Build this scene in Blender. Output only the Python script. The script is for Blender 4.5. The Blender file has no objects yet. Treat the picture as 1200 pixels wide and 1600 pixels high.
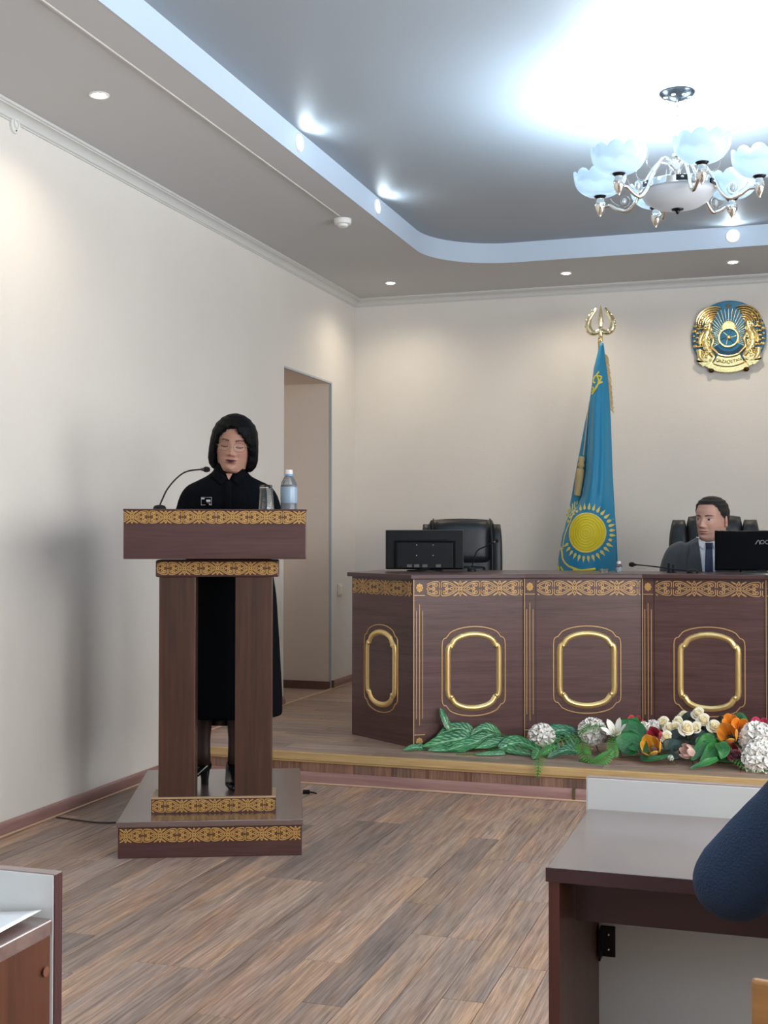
import bpy, bmesh, math, random
from mathutils import Vector, Matrix, noise
from mathutils.bvhtree import BVHTree
random.seed(7)
PI = math.pi
S = bpy.context.scene
COL = S.collection

# ------------------------------------------------------------------ camera
F_PX, YAW, PITCH, ROLL, CAM_H = 1929.0, 0.31207, 0.020686, 0.001214, 1.2
cy, sy, cp, sp = math.cos(YAW), math.sin(YAW), math.cos(PITCH), math.sin(PITCH)
FW = Vector((-sy*cp, cy*cp, sp)); RT = Vector((cy, sy, 0)); UP = RT.cross(FW)
RT, UP = RT*math.cos(ROLL)+UP*math.sin(ROLL), UP*math.cos(ROLL)-RT*math.sin(ROLL)
CAM = Vector((0, 0, CAM_H))
cd = bpy.data.cameras.new('camera'); cam = bpy.data.objects.new('camera', cd); COL.objects.link(cam)
cd.sensor_fit = 'VERTICAL'; cd.sensor_height = 36.0; cd.lens = F_PX/1600*36.0
cd.clip_start = 0.02; cd.clip_end = 100
cam.matrix_world = Matrix(((RT.x, UP.x, -FW.x, 0), (RT.y, UP.y, -FW.y, 0), (RT.z, UP.z, -FW.z, CAM_H), (0, 0, 0, 1)))
S.camera = cam
def ray(px, py): return FW + RT*((px-600)/F_PX) - UP*((py-800)/F_PX)
def at_y(px, py, Y):           # the point of a vertical plane y = Y seen at a photograph pixel
    d = ray(px, py); return CAM + d*(Y/d.y)
def at_z(px, py, Z):
    d = ray(px, py); return CAM + d*((Z-CAM_H)/d.z)

# ------------------------------------------------------------------ world, exposure, added window light
S.view_settings.view_transform = 'Standard'; S.view_settings.look = 'None'
S.view_settings.gamma = 1.0; S.view_settings.use_curve_mapping = False
S.view_settings.exposure = 0.74
w = bpy.data.worlds.new('sky'); S.world = w; w.use_nodes = True
w.node_tree.nodes['Background'].inputs[0].default_value = (0.62, 0.76, 1.0, 1)
w.node_tree.nodes['Background'].inputs[1].default_value = 1.0
S.cycles.max_bounces = 8; S.cycles.diffuse_bounces = 5; S.cycles.glossy_bounces = 4
S.cycles.transmission_bounces = 8; S.cycles.transparent_max_bounces = 8
S.cycles.caustics_reflective = False; S.cycles.caustics_refractive = False
S.cycles.sample_clamp_indirect = 4.0
ADDED_DAY = (1.0, 0.985, 0.965)
POWER_ADDED_WINDOW, POWER_BULB, POWER_SHADE, POWER_DOWN, POWER_TRAY = 38.0, 11.5, 0.24, 11.0, 1.3
COOL = (0.70, 0.87, 1.0); WARM = (1.0, 0.86, 0.66)

# room measures (metres)
XL, XR, YB, YF = -2.99, 2.22, 8.57, -3.4
ZC, ZT, ZS, YST = 2.95, 3.075, 0.148, 5.64       # ceiling, raised ceiling, stage height, stage front

def area_light(name, loc, sx, sz, power, color, direction):
    l = bpy.data.lights.new(name, 'AREA'); l.shape = 'RECTANGLE'; l.size = sx; l.size_y = sz
    l.energy = power; l.color = color
    o = bpy.data.objects.new(name, l); COL.objects.link(o); o.location = loc
    o.rotation_euler = Vector(direction).to_track_quat('-Z', 'Y').to_euler(); return o
ADDED_WINDOWS_R = [(-0.55, 1.5), (1.25, 1.5), (3.05, 1.5), (4.85, 1.5)]      # windows added for their light: centre y, width, on the right wall
for wy, ww in ADDED_WINDOWS_R:
    area_light('window_daylight', (XR-0.03, wy, 1.75), ww-0.1, 1.5, POWER_ADDED_WINDOW*(0.8 if wy > 2 else 1.5 if wy > 0 else 0.6), ADDED_DAY, (-1, 0, -0.12))  # light of the added windows, brightens the hall from the right

# ------------------------------------------------------------------ helpers
def lin(c):
    c /= 255.0
    return c/12.92 if c <= 0.04045 else ((c+0.055)/1.055)**2.4
def rgb(r, g, b): return (lin(r), lin(g), lin(b), 1.0)

MATS = {}
def mat(name, col, rough=0.5, metal=0.0, bump=0.0, bscale=60.0, spec=0.5, var=0.0, vscale=4.0, emit=None, estr=0.0,
        sheen=0.0, coat=0.0, alpha_trans=0.0, ior=1.45):
    if name in MATS: return MATS[name]
    m = bpy.data.materials.new(name); m.use_nodes = True; MATS[name] = m
    nt = m.node_tree; b = nt.nodes['Principled BSDF']
    b.inputs['Base Color'].default_value = col; b.inputs['Roughness'].default_value = rough
    b.inputs['Metallic'].default_value = metal; b.inputs['Specular IOR Level'].default_value = spec
    b.inputs['Sheen Weight'].default_value = sheen; b.inputs['Coat Weight'].default_value = coat
    b.inputs['Transmission Weight'].default_value = alpha_trans; b.inputs['IOR'].default_value = ior
    if emit:
        b.inputs['Emission Color'].default_value = (*emit[:3], 1); b.inputs['Emission Strength'].default_value = estr
    tc = nt.nodes.new('ShaderNodeTexCoord')
    if var > 0:
        n = nt.nodes.new('ShaderNodeTexNoise'); n.inputs['Scale'].default_value = vscale; n.inputs['Detail'].default_value = 4
        nt.links.new(tc.outputs['Object'], n.inputs['Vector'])
        mx = nt.nodes.new('ShaderNodeMixRGB'); mx.blend_type = 'MULTIPLY'; mx.inputs[0].default_value = 1.0
        mx.inputs[1].default_value = col
        cr = nt.nodes.new('ShaderNodeValToRGB')
        cr.color_ramp.elements[0].color = (1-var, 1-var, 1-var, 1); cr.color_ramp.elements[1].color = (1, 1, 1, 1)
        cr.color_ramp.elements[0].position = 0.3; cr.color_ramp.elements[1].position = 0.7
        nt.links.new(n.outputs[0], cr.inputs[0]); nt.links.new(cr.outputs[0], mx.inputs[2])
        nt.links.new(mx.outputs[0], b.inputs['Base Color'])
    if bump > 0:
        n = nt.nodes.new('ShaderNodeTexNoise'); n.inputs['Scale'].default_value = bscale; n.inputs['Detail'].default_value = 3
        nt.links.new(tc.outputs['Object'], n.inputs['Vector'])
        bp = nt.nodes.new('ShaderNodeBump'); bp.inputs['Strength'].default_value = bump; bp.inputs['Distance'].default_value = 0.004
        nt.links.new(n.outputs[0], bp.inputs['Height']); nt.links.new(bp.outputs[0], b.inputs['Normal'])
    return m

def wood(name, c_dark, c_light, axis, rough=0.35, scale=1.0, random_tone=0.0, bump=0.03, coat=0.0, fine=1.0):
    """procedural wood: grain stretched along one axis; random_tone shifts the tone per object"""
    if name in MATS: return MATS[name]
    m = bpy.data.materials.new(name); m.use_nodes = True; MATS[name] = m
    nt = m.node_tree; N = nt.nodes; L = nt.links; b = N['Principled BSDF']
    b.inputs['Roughness'].default_value = rough; b.inputs['Coat Weight'].default_value = coat; b.inputs['Coat Roughness'].default_value = rough*0.9
    if coat > 0.5: b.inputs['Coat IOR'].default_value = 1.75; b.inputs['Specular IOR Level'].default_value = 0.8
    tc = N.new('ShaderNodeTexCoord'); mp = N.new('ShaderNodeMapping')
    sc = [30*scale, 30*scale, 30*scale]; sc['xyz'.index(axis)] = 1.6*scale
    mp.inputs['Scale'].default_value = sc
    L.new(tc.outputs['Object'], mp.inputs['Vector'])
    oi = N.new('ShaderNodeObjectInfo')
    if random_tone > 0:
        ad = N.new('ShaderNodeVectorMath'); ad.operation = 'ADD'
        cmb = N.new('ShaderNodeCombineXYZ'); mul = N.new('ShaderNodeMath'); mul.operation = 'MULTIPLY'; mul.inputs[1].default_value = 97.0
        L.new(oi.outputs['Random'], mul.inputs[0])
        for k in range(3): L.new(mul.outputs[0], cmb.inputs[k])
        L.new(mp.outputs[0], ad.inputs[0]); L.new(cmb.outputs[0], ad.inputs[1]); vec = ad.outputs[0]
    else:
        vec = mp.outputs[0]
    n1 = N.new('ShaderNodeTexNoise'); n1.inputs['Scale'].default_value = 1.0; n1.inputs['Detail'].default_value = 6; n1.inputs['Roughness'].default_value = 0.62
    n1.inputs['Distortion'].default_value = 0.35
    L.new(vec, n1.inputs['Vector'])
    n2 = N.new('ShaderNodeTexNoise'); n2.inputs['Scale'].default_value = 5.0*fine; n2.inputs['Detail'].default_value = 4
    L.new(vec, n2.inputs['Vector'])
    mixf = N.new('ShaderNodeMix'); mixf.inputs[0].default_value = 0.4
    L.new(n1.outputs[0], mixf.inputs[2]); L.new(n2.outputs[0], mixf.inputs[3])
    cr = N.new('ShaderNodeValToRGB'); cr.color_ramp.elements[0].position = 0.36; cr.color_ramp.elements[1].position = 0.64
    cr.color_ramp.elements[0].color = c_dark; cr.color_ramp.elements[1].color = c_light
    L.new(mixf.outputs[0], cr.inputs[0]); out = cr.outputs[0]
    if random_tone > 0:
        tone = N.new('ShaderNodeValToRGB'); e = tone.color_ramp.elements
        r = random_tone
        e[0].position = 0.0; e[0].color = (1-r, 1-r*0.98, 1-r*0.9, 1)
        e[1].position = 1.0; e[1].color = (1.0+r*0.5, 1.0+r*0.42, 1.0+r*0.32, 1)
        e2 = e.new(0.35); e2.color = (1.0, 0.98, 0.98, 1)
        e3 = e.new(0.72); e3.color = (1.06, 0.97, 0.90, 1)
        L.new(oi.outputs['Random'], tone.inputs[0])
        mm = N.new('ShaderNodeMixRGB'); mm.blend_type = 'MULTIPLY'; mm.inputs[0].default_value = 1.0
        L.new(out, mm.inputs[1]); L.new(tone.outputs[0], mm.inputs[2]); out = mm.outputs[0]
    L.new(out, b.inputs['Base Color'])
    if bump > 0:
        bp = N.new('ShaderNodeBump'); bp.inputs['Strength'].default_value = bump*6; bp.inputs['Distance'].default_value = 0.002
        L.new(mixf.outputs[0], bp.inputs['Height']); L.new(bp.outputs[0], b.inputs['Normal'])
    return m

def plank_mat(name, axis, rough=0.42):
    """printed plank floor: fine long grain, rusty and grey patches, a tone of its own for every plank"""
    m = bpy.data.materials.new(name); m.use_nodes = True; MATS[name] = m
    nt = m.node_tree; N = nt.nodes; L = nt.links; b = N['Principled BSDF']; b.inputs['Roughness'].default_value = rough
    tc = N.new('ShaderNodeTexCoord'); oi = N.new('ShaderNodeObjectInfo')
    mul = N.new('ShaderNodeMath'); mul.operation = 'MULTIPLY'; mul.inputs[1].default_value = 61.0; L.new(oi.outputs['Random'], mul.inputs[0])
    cmb = N.new('ShaderNodeCombineXYZ')
    for k in range(3): L.new(mul.outputs[0], cmb.inputs[k])
    def layer(across, along, detail, rgh, dist):
        mp = N.new('ShaderNodeMapping'); sc = [across]*3; sc['xyz'.index(axis)] = along; mp.inputs['Scale'].default_value = sc
        L.new(tc.outputs['Object'], mp.inputs['Vector'])
        ad = N.new('ShaderNodeVectorMath'); ad.operation = 'ADD'; L.new(mp.outputs[0], ad.inputs[0]); L.new(cmb.outputs[0], ad.inputs[1])
        n = N.new('ShaderNodeTexNoise'); n.inputs['Scale'].default_value = 1.0; n.inputs['Detail'].default_value = detail; n.inputs['Roughness'].default_value = rgh; n.inputs['Distortion'].default_value = dist
        L.new(ad.outputs[0], n.inputs['Vector']); return n.outputs[0]
    def ramp(src, stops):
        r = N.new('ShaderNodeValToRGB'); e = r.color_ramp.elements
        e[0].position, e[0].color = stops[0]; e[1].position, e[1].color = stops[-1]
        for p, c in stops[1:-1]: q = e.new(p); q.color = c
        L.new(src, r.inputs[0]); return r.outputs[0]
    def mul_rgb(a, c, f=1.0, mode='MULTIPLY'):
        x = N.new('ShaderNodeMixRGB'); x.blend_type = mode; x.inputs[0].default_value = f; L.new(a, x.inputs[1]); L.new(c, x.inputs[2]); return x.outputs[0]
    patch_ = ramp(layer(11, 1.7, 3, 0.55, 0.4), [(0.30, rgb(150, 136, 129)), (0.45, rgb(168, 150, 139)), (0.57, rgb(172, 147, 131)), (0.70, rgb(190, 163, 137))])
    grain = ramp(layer(95, 3.2, 5, 0.65, 0.5), [(0.30, (0.42, 0.39, 0.38, 1)), (0.50, (0.92, 0.91, 0.90, 1)), (0.72, (1.34, 1.33, 1.32, 1))])
    fine_ = ramp(layer(330, 9.0, 2, 0.5, 0.2), [(0.30, (0.72, 0.71, 0.70, 1)), (0.70, (1.20, 1.20, 1.20, 1))])
    tone = ramp(oi.outputs['Random'], [(0.0, (0.66, 0.65, 0.66, 1)), (0.25, (0.88, 0.86, 0.86, 1)), (0.45, (1.02, 0.92, 0.86, 1)), (0.62, (0.98, 0.98, 1.0, 1)), (0.82, (1.16, 1.08, 0.98, 1)), (1.0, (0.80, 0.72, 0.68, 1))])
    out = mul_rgb(mul_rgb(mul_rgb(patch_, grain), fine_), tone)
    L.new(out, b.inputs['Base Color'])
    bp = N.new('ShaderNodeBump'); bp.inputs['Strength'].default_value = 0.15; bp.inputs['Distance'].default_value = 0.002
    L.new(grain, bp.inputs['Height']); L.new(bp.outputs[0], b.inputs['Normal'])
    return m
def vcol_mat(name, rough=0.5, sheen=0.0, bump=0.0, bscale=300, sss=0.0, spec=0.5):
    """colour from the mesh's own colour attribute (pigment of skin, leaves, petals)"""
    if name in MATS: return MATS[name]
    m = bpy.data.materials.new(name); m.use_nodes = True; MATS[name] = m
    nt = m.node_tree; b = nt.nodes['Principled BSDF']
    a = nt.nodes.new('ShaderNodeVertexColor'); a.layer_name = 'Col'
    nt.links.new(a.outputs[0], b.inputs['Base Color']); b.inputs['Roughness'].default_value = rough
    b.inputs['Sheen Weight'].default_value = sheen; b.inputs['Specular IOR Level'].default_value = spec
    if sss > 0:
        b.inputs['Subsurface Weight'].default_value = sss; b.inputs['Subsurface Radius'].default_value = (0.01, 0.004, 0.002)
        b.inputs['Subsurface Scale'].default_value = 0.5
    if bump > 0:
        tc = nt.nodes.new('ShaderNodeTexCoord')
        n = nt.nodes.new('ShaderNodeTexNoise'); n.inputs['Scale'].default_value = bscale
        nt.links.new(tc.outputs['Object'], n.inputs['Vector'])
        bp = nt.nodes.new('ShaderNodeBump'); bp.inputs['Strength'].default_value = bump; bp.inputs['Distance'].default_value = 0.002
        nt.links.new(n.outputs[0], bp.inputs['Height']); nt.links.new(bp.outputs[0], b.inputs['Normal'])
    return m

def tag(o, label=None, cat=None, group=None, kind=None):
    if label: o['label'] = label
    if cat: o['category'] = cat
    if group: o['group'] = group
    if kind: o['kind'] = kind
    return o
def thing(name, label, cat, loc=(0, 0, 0), rz=0.0, group=None):
    o = bpy.data.objects.new(name, None); COL.objects.link(o); o.location = loc; o.rotation_euler = (0, 0, rz)
    o.empty_display_size = 0.05
    return tag(o, label, cat, group)
def copy_tree(o, parent=None):
    c = o.copy(); COL.objects.link(c)
    if parent is not None:
        c.parent = parent; c.matrix_parent_inverse = o.matrix_parent_inverse.copy()
    for ch in list(o.children): copy_tree(ch, c)
    return c

class MB:
    def __init__(s): s.v = []; s.f = []; s.c = []
    def add(s, vs, fs, col=None):
        o = len(s.v); s.v += [tuple(v) for v in vs]; s.f += [tuple(i+o for i in f) for f in fs]
        if col is not None: s.c += [col]*len(vs) if not isinstance(col, list) else col
        return s
    def box(s, x0, x1, y0, y1, z0, z1, col=None):
        return s.add([(x0, y0, z0), (x1, y0, z0), (x1, y1, z0), (x0, y1, z0), (x0, y0, z1), (x1, y0, z1), (x1, y1, z1), (x0, y1, z1)],
                     [(0, 3, 2, 1), (4, 5, 6, 7), (0, 1, 5, 4), (1, 2, 6, 5), (2, 3, 7, 6), (3, 0, 4, 7)], col)
    def prism(s, poly, h0, h1, fn=None):
        """poly of (x, y) counter-clockwise extruded h0..h1; fn maps (x, y, h) to a point"""
        fn = fn or (lambda x, y, h: (x, y, h)); n = len(poly)
        vs = [fn(x, y, h0) for x, y in poly]+[fn(x, y, h1) for x, y in poly]
        fs = [tuple(range(n-1, -1, -1)), tuple(range(n, 2*n))]+[(i, (i+1) % n, n+(i+1) % n, n+i) for i in range(n)]
        return s.add(vs, fs)
    def rings(s, rings, closed=True, cap=True, col=None):
        n = len(rings[0]); vs = [p for r in rings for p in r]; fs = []
        m = n if closed else n-1
        for i in range(len(rings)-1):
            for j in range(m):
                fs.append((i*n+j, i*n+(j+1) % n, (i+1)*n+(j+1) % n, (i+1)*n+j))
        if cap and closed:
            fs.append(tuple(range(n-1, -1, -1))); k = (len(rings)-1)*n; fs.append(tuple(k+j for j in range(n)))
        return s.add(vs, fs, col)
    def tube(s, pts, r, n=8, cap=True, flat=1.0, closed=False, col=None, ref=None):
        pts = [Vector(p) for p in pts]; m = len(pts)
        rr = r if isinstance(r, (list, tuple)) else [r]*m
        rings = []; prev = None
        for i, p in enumerate(pts):
            a = pts[i-1] if (i > 0 or closed) else p; b = pts[(i+1) % m] if (i < m-1 or closed) else p
            t = (b-a).normalized() if (b-a).length > 1e-9 else Vector((0, 0, 1))
            if prev is None:
                u = Vector(ref) if ref is not None else (Vector((0, 0, 1)) if abs(t.z) < 0.9 else Vector((1, 0, 0)))
                u = (u-t*u.dot(t)).normalized()
            else:
                u = (prev-t*prev.dot(t)).normalized()
            prev = u; v = t.cross(u)
            rings.append([p+(u*math.cos(2*PI*k/n)*flat+v*math.sin(2*PI*k/n))*rr[i] for k in range(n)])
        if closed: rings.append(rings[0]); cap = False
        return s.rings(rings, True, cap, col)
    def lathe(s, prof, n=24, c=(0, 0, 0), M=None, cap=True, col=None):
        c = Vector(c); rings = []
        for r, z in prof:
            ring = []
            for k in range(n):
                p = Vector((r*math.cos(2*PI*k/n), r*math.sin(2*PI*k/n), z))
                ring.append(c+(M @ p if M else p))
            rings.append(ring)
        return s.rings(rings, True, cap, col)
    def ell(s, c, r, n=16, m=10, M=None, col=None):
        c = Vector(c); r = (r, r, r) if not isinstance(r, (tuple, list)) else r
        rings = []
        for i in range(1, m):
            th = PI*i/m; ring = []
            for k in range(n):
                p = Vector((r[0]*math.sin(th)*math.cos(2*PI*k/n), r[1]*math.sin(th)*math.sin(2*PI*k/n), -r[2]*math.cos(th)))
                ring.append(c+(M @ p if M else p))
            rings.append(ring)
        return s.rings(rings, True, True, col)
    def ribbon(s, pts, wd, fn, h0, h1, closed=False, top=0.6):
        """a raised line along 2-D points; fn maps (x, y, h) to a point"""
        n = len(pts); secs = []
        for i in range(n):
            a = pts[i-1] if (i > 0 or closed) else pts[i]; b = pts[(i+1) % n] if (i < n-1 or closed) else pts[i]
            dx, dy = b[0]-a[0], b[1]-a[1]; l = math.hypot(dx, dy) or 1e-9
            nx, ny = -dy/l, dx/l; x, y = pts[i]; q = wd/2
            secs.append([fn(x+nx*q, y+ny*q, h0), fn(x+nx*q*top, y+ny*q*top, h1), fn(x-nx*q*top, y-ny*q*top, h1), fn(x-nx*q, y-ny*q, h0)])
        if closed: secs.append(secs[0])
        return s.rings(secs, True, not closed)
    def grid(s, fn, nu, nv, colfn=None):
        vs = []; cs = []
        for i in range(nu+1):
            for j in range(nv+1):
                vs.append(fn(i/nu, j/nv))
                if colfn: cs.append(colfn(i/nu, j/nv))
        fs = [(i*(nv+1)+j, (i+1)*(nv+1)+j, (i+1)*(nv+1)+j+1, i*(nv+1)+j+1) for i in range(nu) for j in range(nv)]
        return s.add(vs, fs, cs if colfn else None)
    def link(s):
        """joins separate pieces of one body by a hidden face between their nearest points"""
        par = list(range(len(s.v)))
        def find(a):
            while par[a] != a: par[a] = par[par[a]]; a = par[a]
            return a
        for f in s.f:
            for q in f[1:]: par[find(q)] = find(f[0])
        comp = {}
        for i in range(len(s.v)): comp.setdefault(find(i), []).append(i)
        cs = sorted(comp.values(), key=len, reverse=True); main = cs[0][::7]
        for c in cs[1:]:
            a, b = min(((i, j) for i in c[::5] for j in main[::3]), key=lambda t_: sum((s.v[t_[0]][k]-s.v[t_[1]][k])**2 for k in range(3)))
            s.f.append((a, b, c[1] if c[1] != a else c[2])); main += c[::9]
        return s
    def mesh(s, name, smooth=None):
        me = bpy.data.meshes.new(name); me.from_pydata(s.v, [], s.f); me.update()
        if s.c and len(s.c) == len(s.v):
            ca = me.color_attributes.new('Col', 'FLOAT_COLOR', 'POINT')
            for i, c in enumerate(s.c): ca.data[i].color = (c[0], c[1], c[2], 1)
        bm = bmesh.new(); bm.from_mesh(me); bmesh.ops.recalc_face_normals(bm, faces=bm.faces); bm.to_mesh(me); bm.free()
        if smooth is not None:
            for p in me.polygons: p.use_smooth = True
            if smooth < 180: me.set_sharp_from_angle(angle=math.radians(smooth))
        return me
    def build(s, name, m, parent=None, smooth=None, bevel=0.0, solid=0.0, recalc=True):
        o = bpy.data.objects.new(name, s.mesh(name, smooth)); COL.objects.link(o)
        if m: o.data.materials.append(m)
        if parent: o.parent = parent
        if solid: md = o.modifiers.new('thickness', 'SOLIDIFY'); md.thickness = solid; md.offset = 0
        if bevel:
            md = o.modifiers.new('bevel', 'BEVEL'); md.width = bevel; md.segments = 2; md.limit_method = 'ANGLE'
        return o
def box(name, x0, x1, y0, y1, z0, z1, m, parent=None, bevel=0.0):
    return MB().box(x0, x1, y0, y1, z0, z1).build(name, m, parent, None, bevel)
def struct(o): o['kind'] = 'structure'; return o
def spline(pts, n=8, closed=False):
    """Catmull-Rom through the points (tuples of any length)"""
    out = []; m = len(pts); segs = m if closed else m-1
    g = (lambda i: pts[i % m]) if closed else (lambda i: pts[max(0, min(m-1, i))])
    for i in range(segs):
        p0, p1, p2, p3 = g(i-1), g(i), g(i+1), g(i+2)
        for k in range(n):
            t = k/n
            out.append(tuple(0.5*((2*b)+(-a+c)*t+(2*a-5*b+4*c-d)*t*t+(-a+3*b-3*c+d)*t**3) for a, b, c, d in zip(p0, p1, p2, p3)))
    if not closed: out.append(tuple(pts[-1]))
    return out
def interp(tab, x):
    if x <= tab[0][0]: return tab[0][1]
    for (a, va), (b, vb) in zip(tab, tab[1:]):
        if x <= b:
            t = (x-a)/(b-a); t = t*t*(3-2*t); return va+(vb-va)*t
    return tab[-1][1]
def remeshed(mb, voxel, smooth_it=6, name='cloth'):
    """one continuous surface over overlapping pieces"""
    o = mb.build(name, None); md = o.modifiers.new('r', 'REMESH'); md.mode = 'VOXEL'; md.voxel_size = voxel
    sm = o.modifiers.new('s', 'SMOOTH'); sm.iterations = smooth_it; sm.factor = 0.5
    dg = bpy.context.evaluated_depsgraph_get(); me = bpy.data.meshes.new_from_object(o.evaluated_get(dg))
    bpy.data.objects.remove(o)
    for p in me.polygons: p.use_smooth = True
    return me
def mesh_obj(name, me, m, parent=None):
    o = bpy.data.objects.new(name, me); COL.objects.link(o); me.materials.clear(); me.materials.append(m)
    if parent: o.parent = parent
    return o
def text_mesh(txt, size, name, m, parent, M, depth=0.002):
    cu = bpy.data.curves.new(name, 'FONT'); cu.body = txt; cu.size = size; cu.extrude = depth; cu.align_x = 'CENTER'; cu.align_y = 'CENTER'
    o = bpy.data.objects.new('tmp', cu); COL.objects.link(o)
    dg = bpy.context.evaluated_depsgraph_get(); me = bpy.data.meshes.new_from_object(o.evaluated_get(dg)); bpy.data.objects.remove(o)
    me.transform(M); return mesh_obj(name, me, m, parent)

# ------------------------------------------------------------------ materials of the room
def wall_mat():
    m = mat('wallpaper', rgb(227, 223, 217), 0.75, bump=0.35, bscale=220, var=0.05, vscale=1.3); return m
M_WALL = wall_mat()
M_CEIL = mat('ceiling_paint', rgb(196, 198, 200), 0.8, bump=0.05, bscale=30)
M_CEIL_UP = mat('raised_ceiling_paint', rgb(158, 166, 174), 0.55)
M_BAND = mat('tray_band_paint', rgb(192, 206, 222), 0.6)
M_CORNICE = mat('cornice_plaster', rgb(205, 206, 204), 0.6)
M_FLOORBASE = mat('floor_underlay', rgb(70, 58, 52), 0.6)
M_PLANK = plank_mat('plank_floor', 'y')
M_PLANK_X = plank_mat('plank_stage', 'x')
M_PLANK_Z = wood('plank_riser', rgb(98, 72, 60), rgb(160, 128, 110), 'z', 0.5, 1.0, 0.35, 0.04)
M_SKIRT = wood('skirting_wood', rgb(134, 100, 95), rgb(160, 126, 120), 'y', 0.38, 0.6, 0, 0.01)
M_SKIRT_X = wood('skirting_wood_x', rgb(140, 104, 99), rgb(168, 132, 126), 'x', 0.38, 0.6, 0, 0.01)
M_BEAD = mat('skirting_bead', rgb(196, 166, 140), 0.4)
M_EDGE = wood('stage_edge_wood', rgb(172, 140, 94), rgb(204, 174, 124), 'x', 0.45, 0.8, 0, 0.02)
M_WHITE = mat('white_plastic', rgb(225, 225, 222), 0.35)
M_DARKWOOD_H = wood('mahogany_laminate', rgb(62, 38, 36), rgb(94, 64, 60), 'x', 0.34, 0.8, 0, 0.01)
M_LECT_H = wood('lectern_laminate', rgb(66, 40, 38), rgb(86, 57, 54), 'x', 0.36, 0.8, 0, 0.01)
M_LECT_V = wood('lectern_walnut', rgb(52, 31, 22), rgb(80, 50, 37), 'z', 0.36, 0.55, 0, 0.01)
M_TOPWOOD = mat('table_edge_laminate', rgb(74, 48, 50), 0.3)
M_GOLD = mat('gold_paint', (0.84, 0.62, 0.27, 1), 0.30, 0.75, bump=0.05, bscale=200)
M_GOLD_LINE = mat('pale_gold_line', rgb(206, 166, 112), 0.4, 0.35)
M_GOLD_CARVE = mat('carved_gold', rgb(204, 162, 98), 0.42, 0.30)
M_CHROME = mat('chrome', (0.86, 0.83, 0.78, 1), 0.08, 1.0)
M_BLACKP = mat('black_plastic', rgb(12, 15, 19), 0.42, spec=0.25)
M_BLACKG = mat('black_gloss', rgb(8, 9, 13), 0.12)
M_LEATHER = mat('black_leather', rgb(28, 33, 37), 0.42, bump=0.2, bscale=160)
M_DARKMETAL = mat('dark_metal', rgb(40, 42, 44), 0.3, 0.8)
# ------------------------------------------------------------------ room shell
T = 0.14
# floor: planks where the photograph shows them, plain underlay with the same wood beyond
fl = struct(box('floor', XL-0.6, XR+T, YF-T, YB+T, -0.10, -0.006, M_FLOORBASE))
PW, PL = 0.1125, 0.92
plank_cache = {}
def plank_mesh(key, sx, sy, sz, m):
    if key not in plank_cache:
        g = 0.0008; e = 0.0012
        mb = MB(); x, y = sx/2-g, sy/2-g
        mb.rings([[(-x, -y, 0), (x, -y, 0), (x, y, 0), (-x, y, 0)], [(-x, -y, sz-e), (x, -y, sz-e), (x, y, sz-e), (-x, y, sz-e)],
                  [(-x+e, -y+e, sz), (x-e, -y+e, sz), (x-e, y-e, sz), (-x+e, y-e, sz)]])
        me = mb.mesh('plank'); me.materials.append(m); plank_cache[key] = me
    return plank_cache[key]
def plank(parent, cx, cy_, z, sx, sy, sz, m, nm='plank'):
    o = bpy.data.objects.new(nm, plank_mesh((round(sx, 3), round(sy, 3), round(sz, 3), m.name), sx, sy, sz, m)); COL.objects.link(o)
    o.parent = parent; o.location = (cx, cy_, z); return o
rp = random.Random(3)
Y0P = 1.0
ncol = int(math.ceil((XR-XL)/PW))
offs = [0.0, 0.37, 0.68, 0.16, 0.83, 0.5]
for i in range(ncol):
    x0 = XL+i*PW; x1 = min(XR, x0+PW)
    y = Y0P-offs[(i*5+i//6) % 6]*PL
    while y < YST:
        a, b_ = max(y, Y0P-0.3), min(y+PL, YST)
        if b_-a > 0.02: plank(fl, (x0+x1)/2, (a+b_)/2, -0.006, x1-x0, b_-a, 0.006, M_PLANK)
        y += PL
rest = MB()
for i in range(ncol):
    x0 = XL+i*PW; x1 = min(XR, x0+PW)
    rest.box(x0+0.0006, x1-0.0006, YF, Y0P-0.301, -0.006, 0)
o = rest.build('plank_rows', M_PLANK, fl); o['kind'] = 'stuff'

# stage
st = struct(box('stage', XL, XR, YST+0.03, YB, -0.006, ZS-0.006, M_FLOORBASE)); st['label'] = 'low wooden stage'
ri = 0
y = YST+0.03
while y < YB-0.01:
    y1 = min(y+PW, YB); x = XL-[0.0, 0.45, 0.75, 0.2, 0.6][ri % 5]*1.1
    while x < XR:
        a, b_ = max(x, XL), min(x+1.1, XR)
        if b_-a > 0.02: plank(st, (a+b_)/2, (y+y1)/2, ZS-0.006, b_-a, y1-y, 0.006, M_PLANK_X)
        x += 1.1
    y = y1; ri += 1
box('edge_board', XL, XR, YST, YST+0.03, ZS-0.036, ZS+0.0015, M_EDGE, st, 0.003)
box('bottom_lath', XL, XR, YST+0.006, YST+0.03, ZS-0.046, ZS-0.036, M_EDGE, st, 0.002)
x = XL
while x < XR:
    wd = rp.choice([0.11, 0.11, 0.14, 0.09]); x1 = min(XR, x+wd)
    o = box('riser_plank', x+0.0005, x1-0.0005, YST+0.014, YST+0.03, 0.0, ZS-0.046, M_PLANK_Z, st); x = x1
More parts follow.
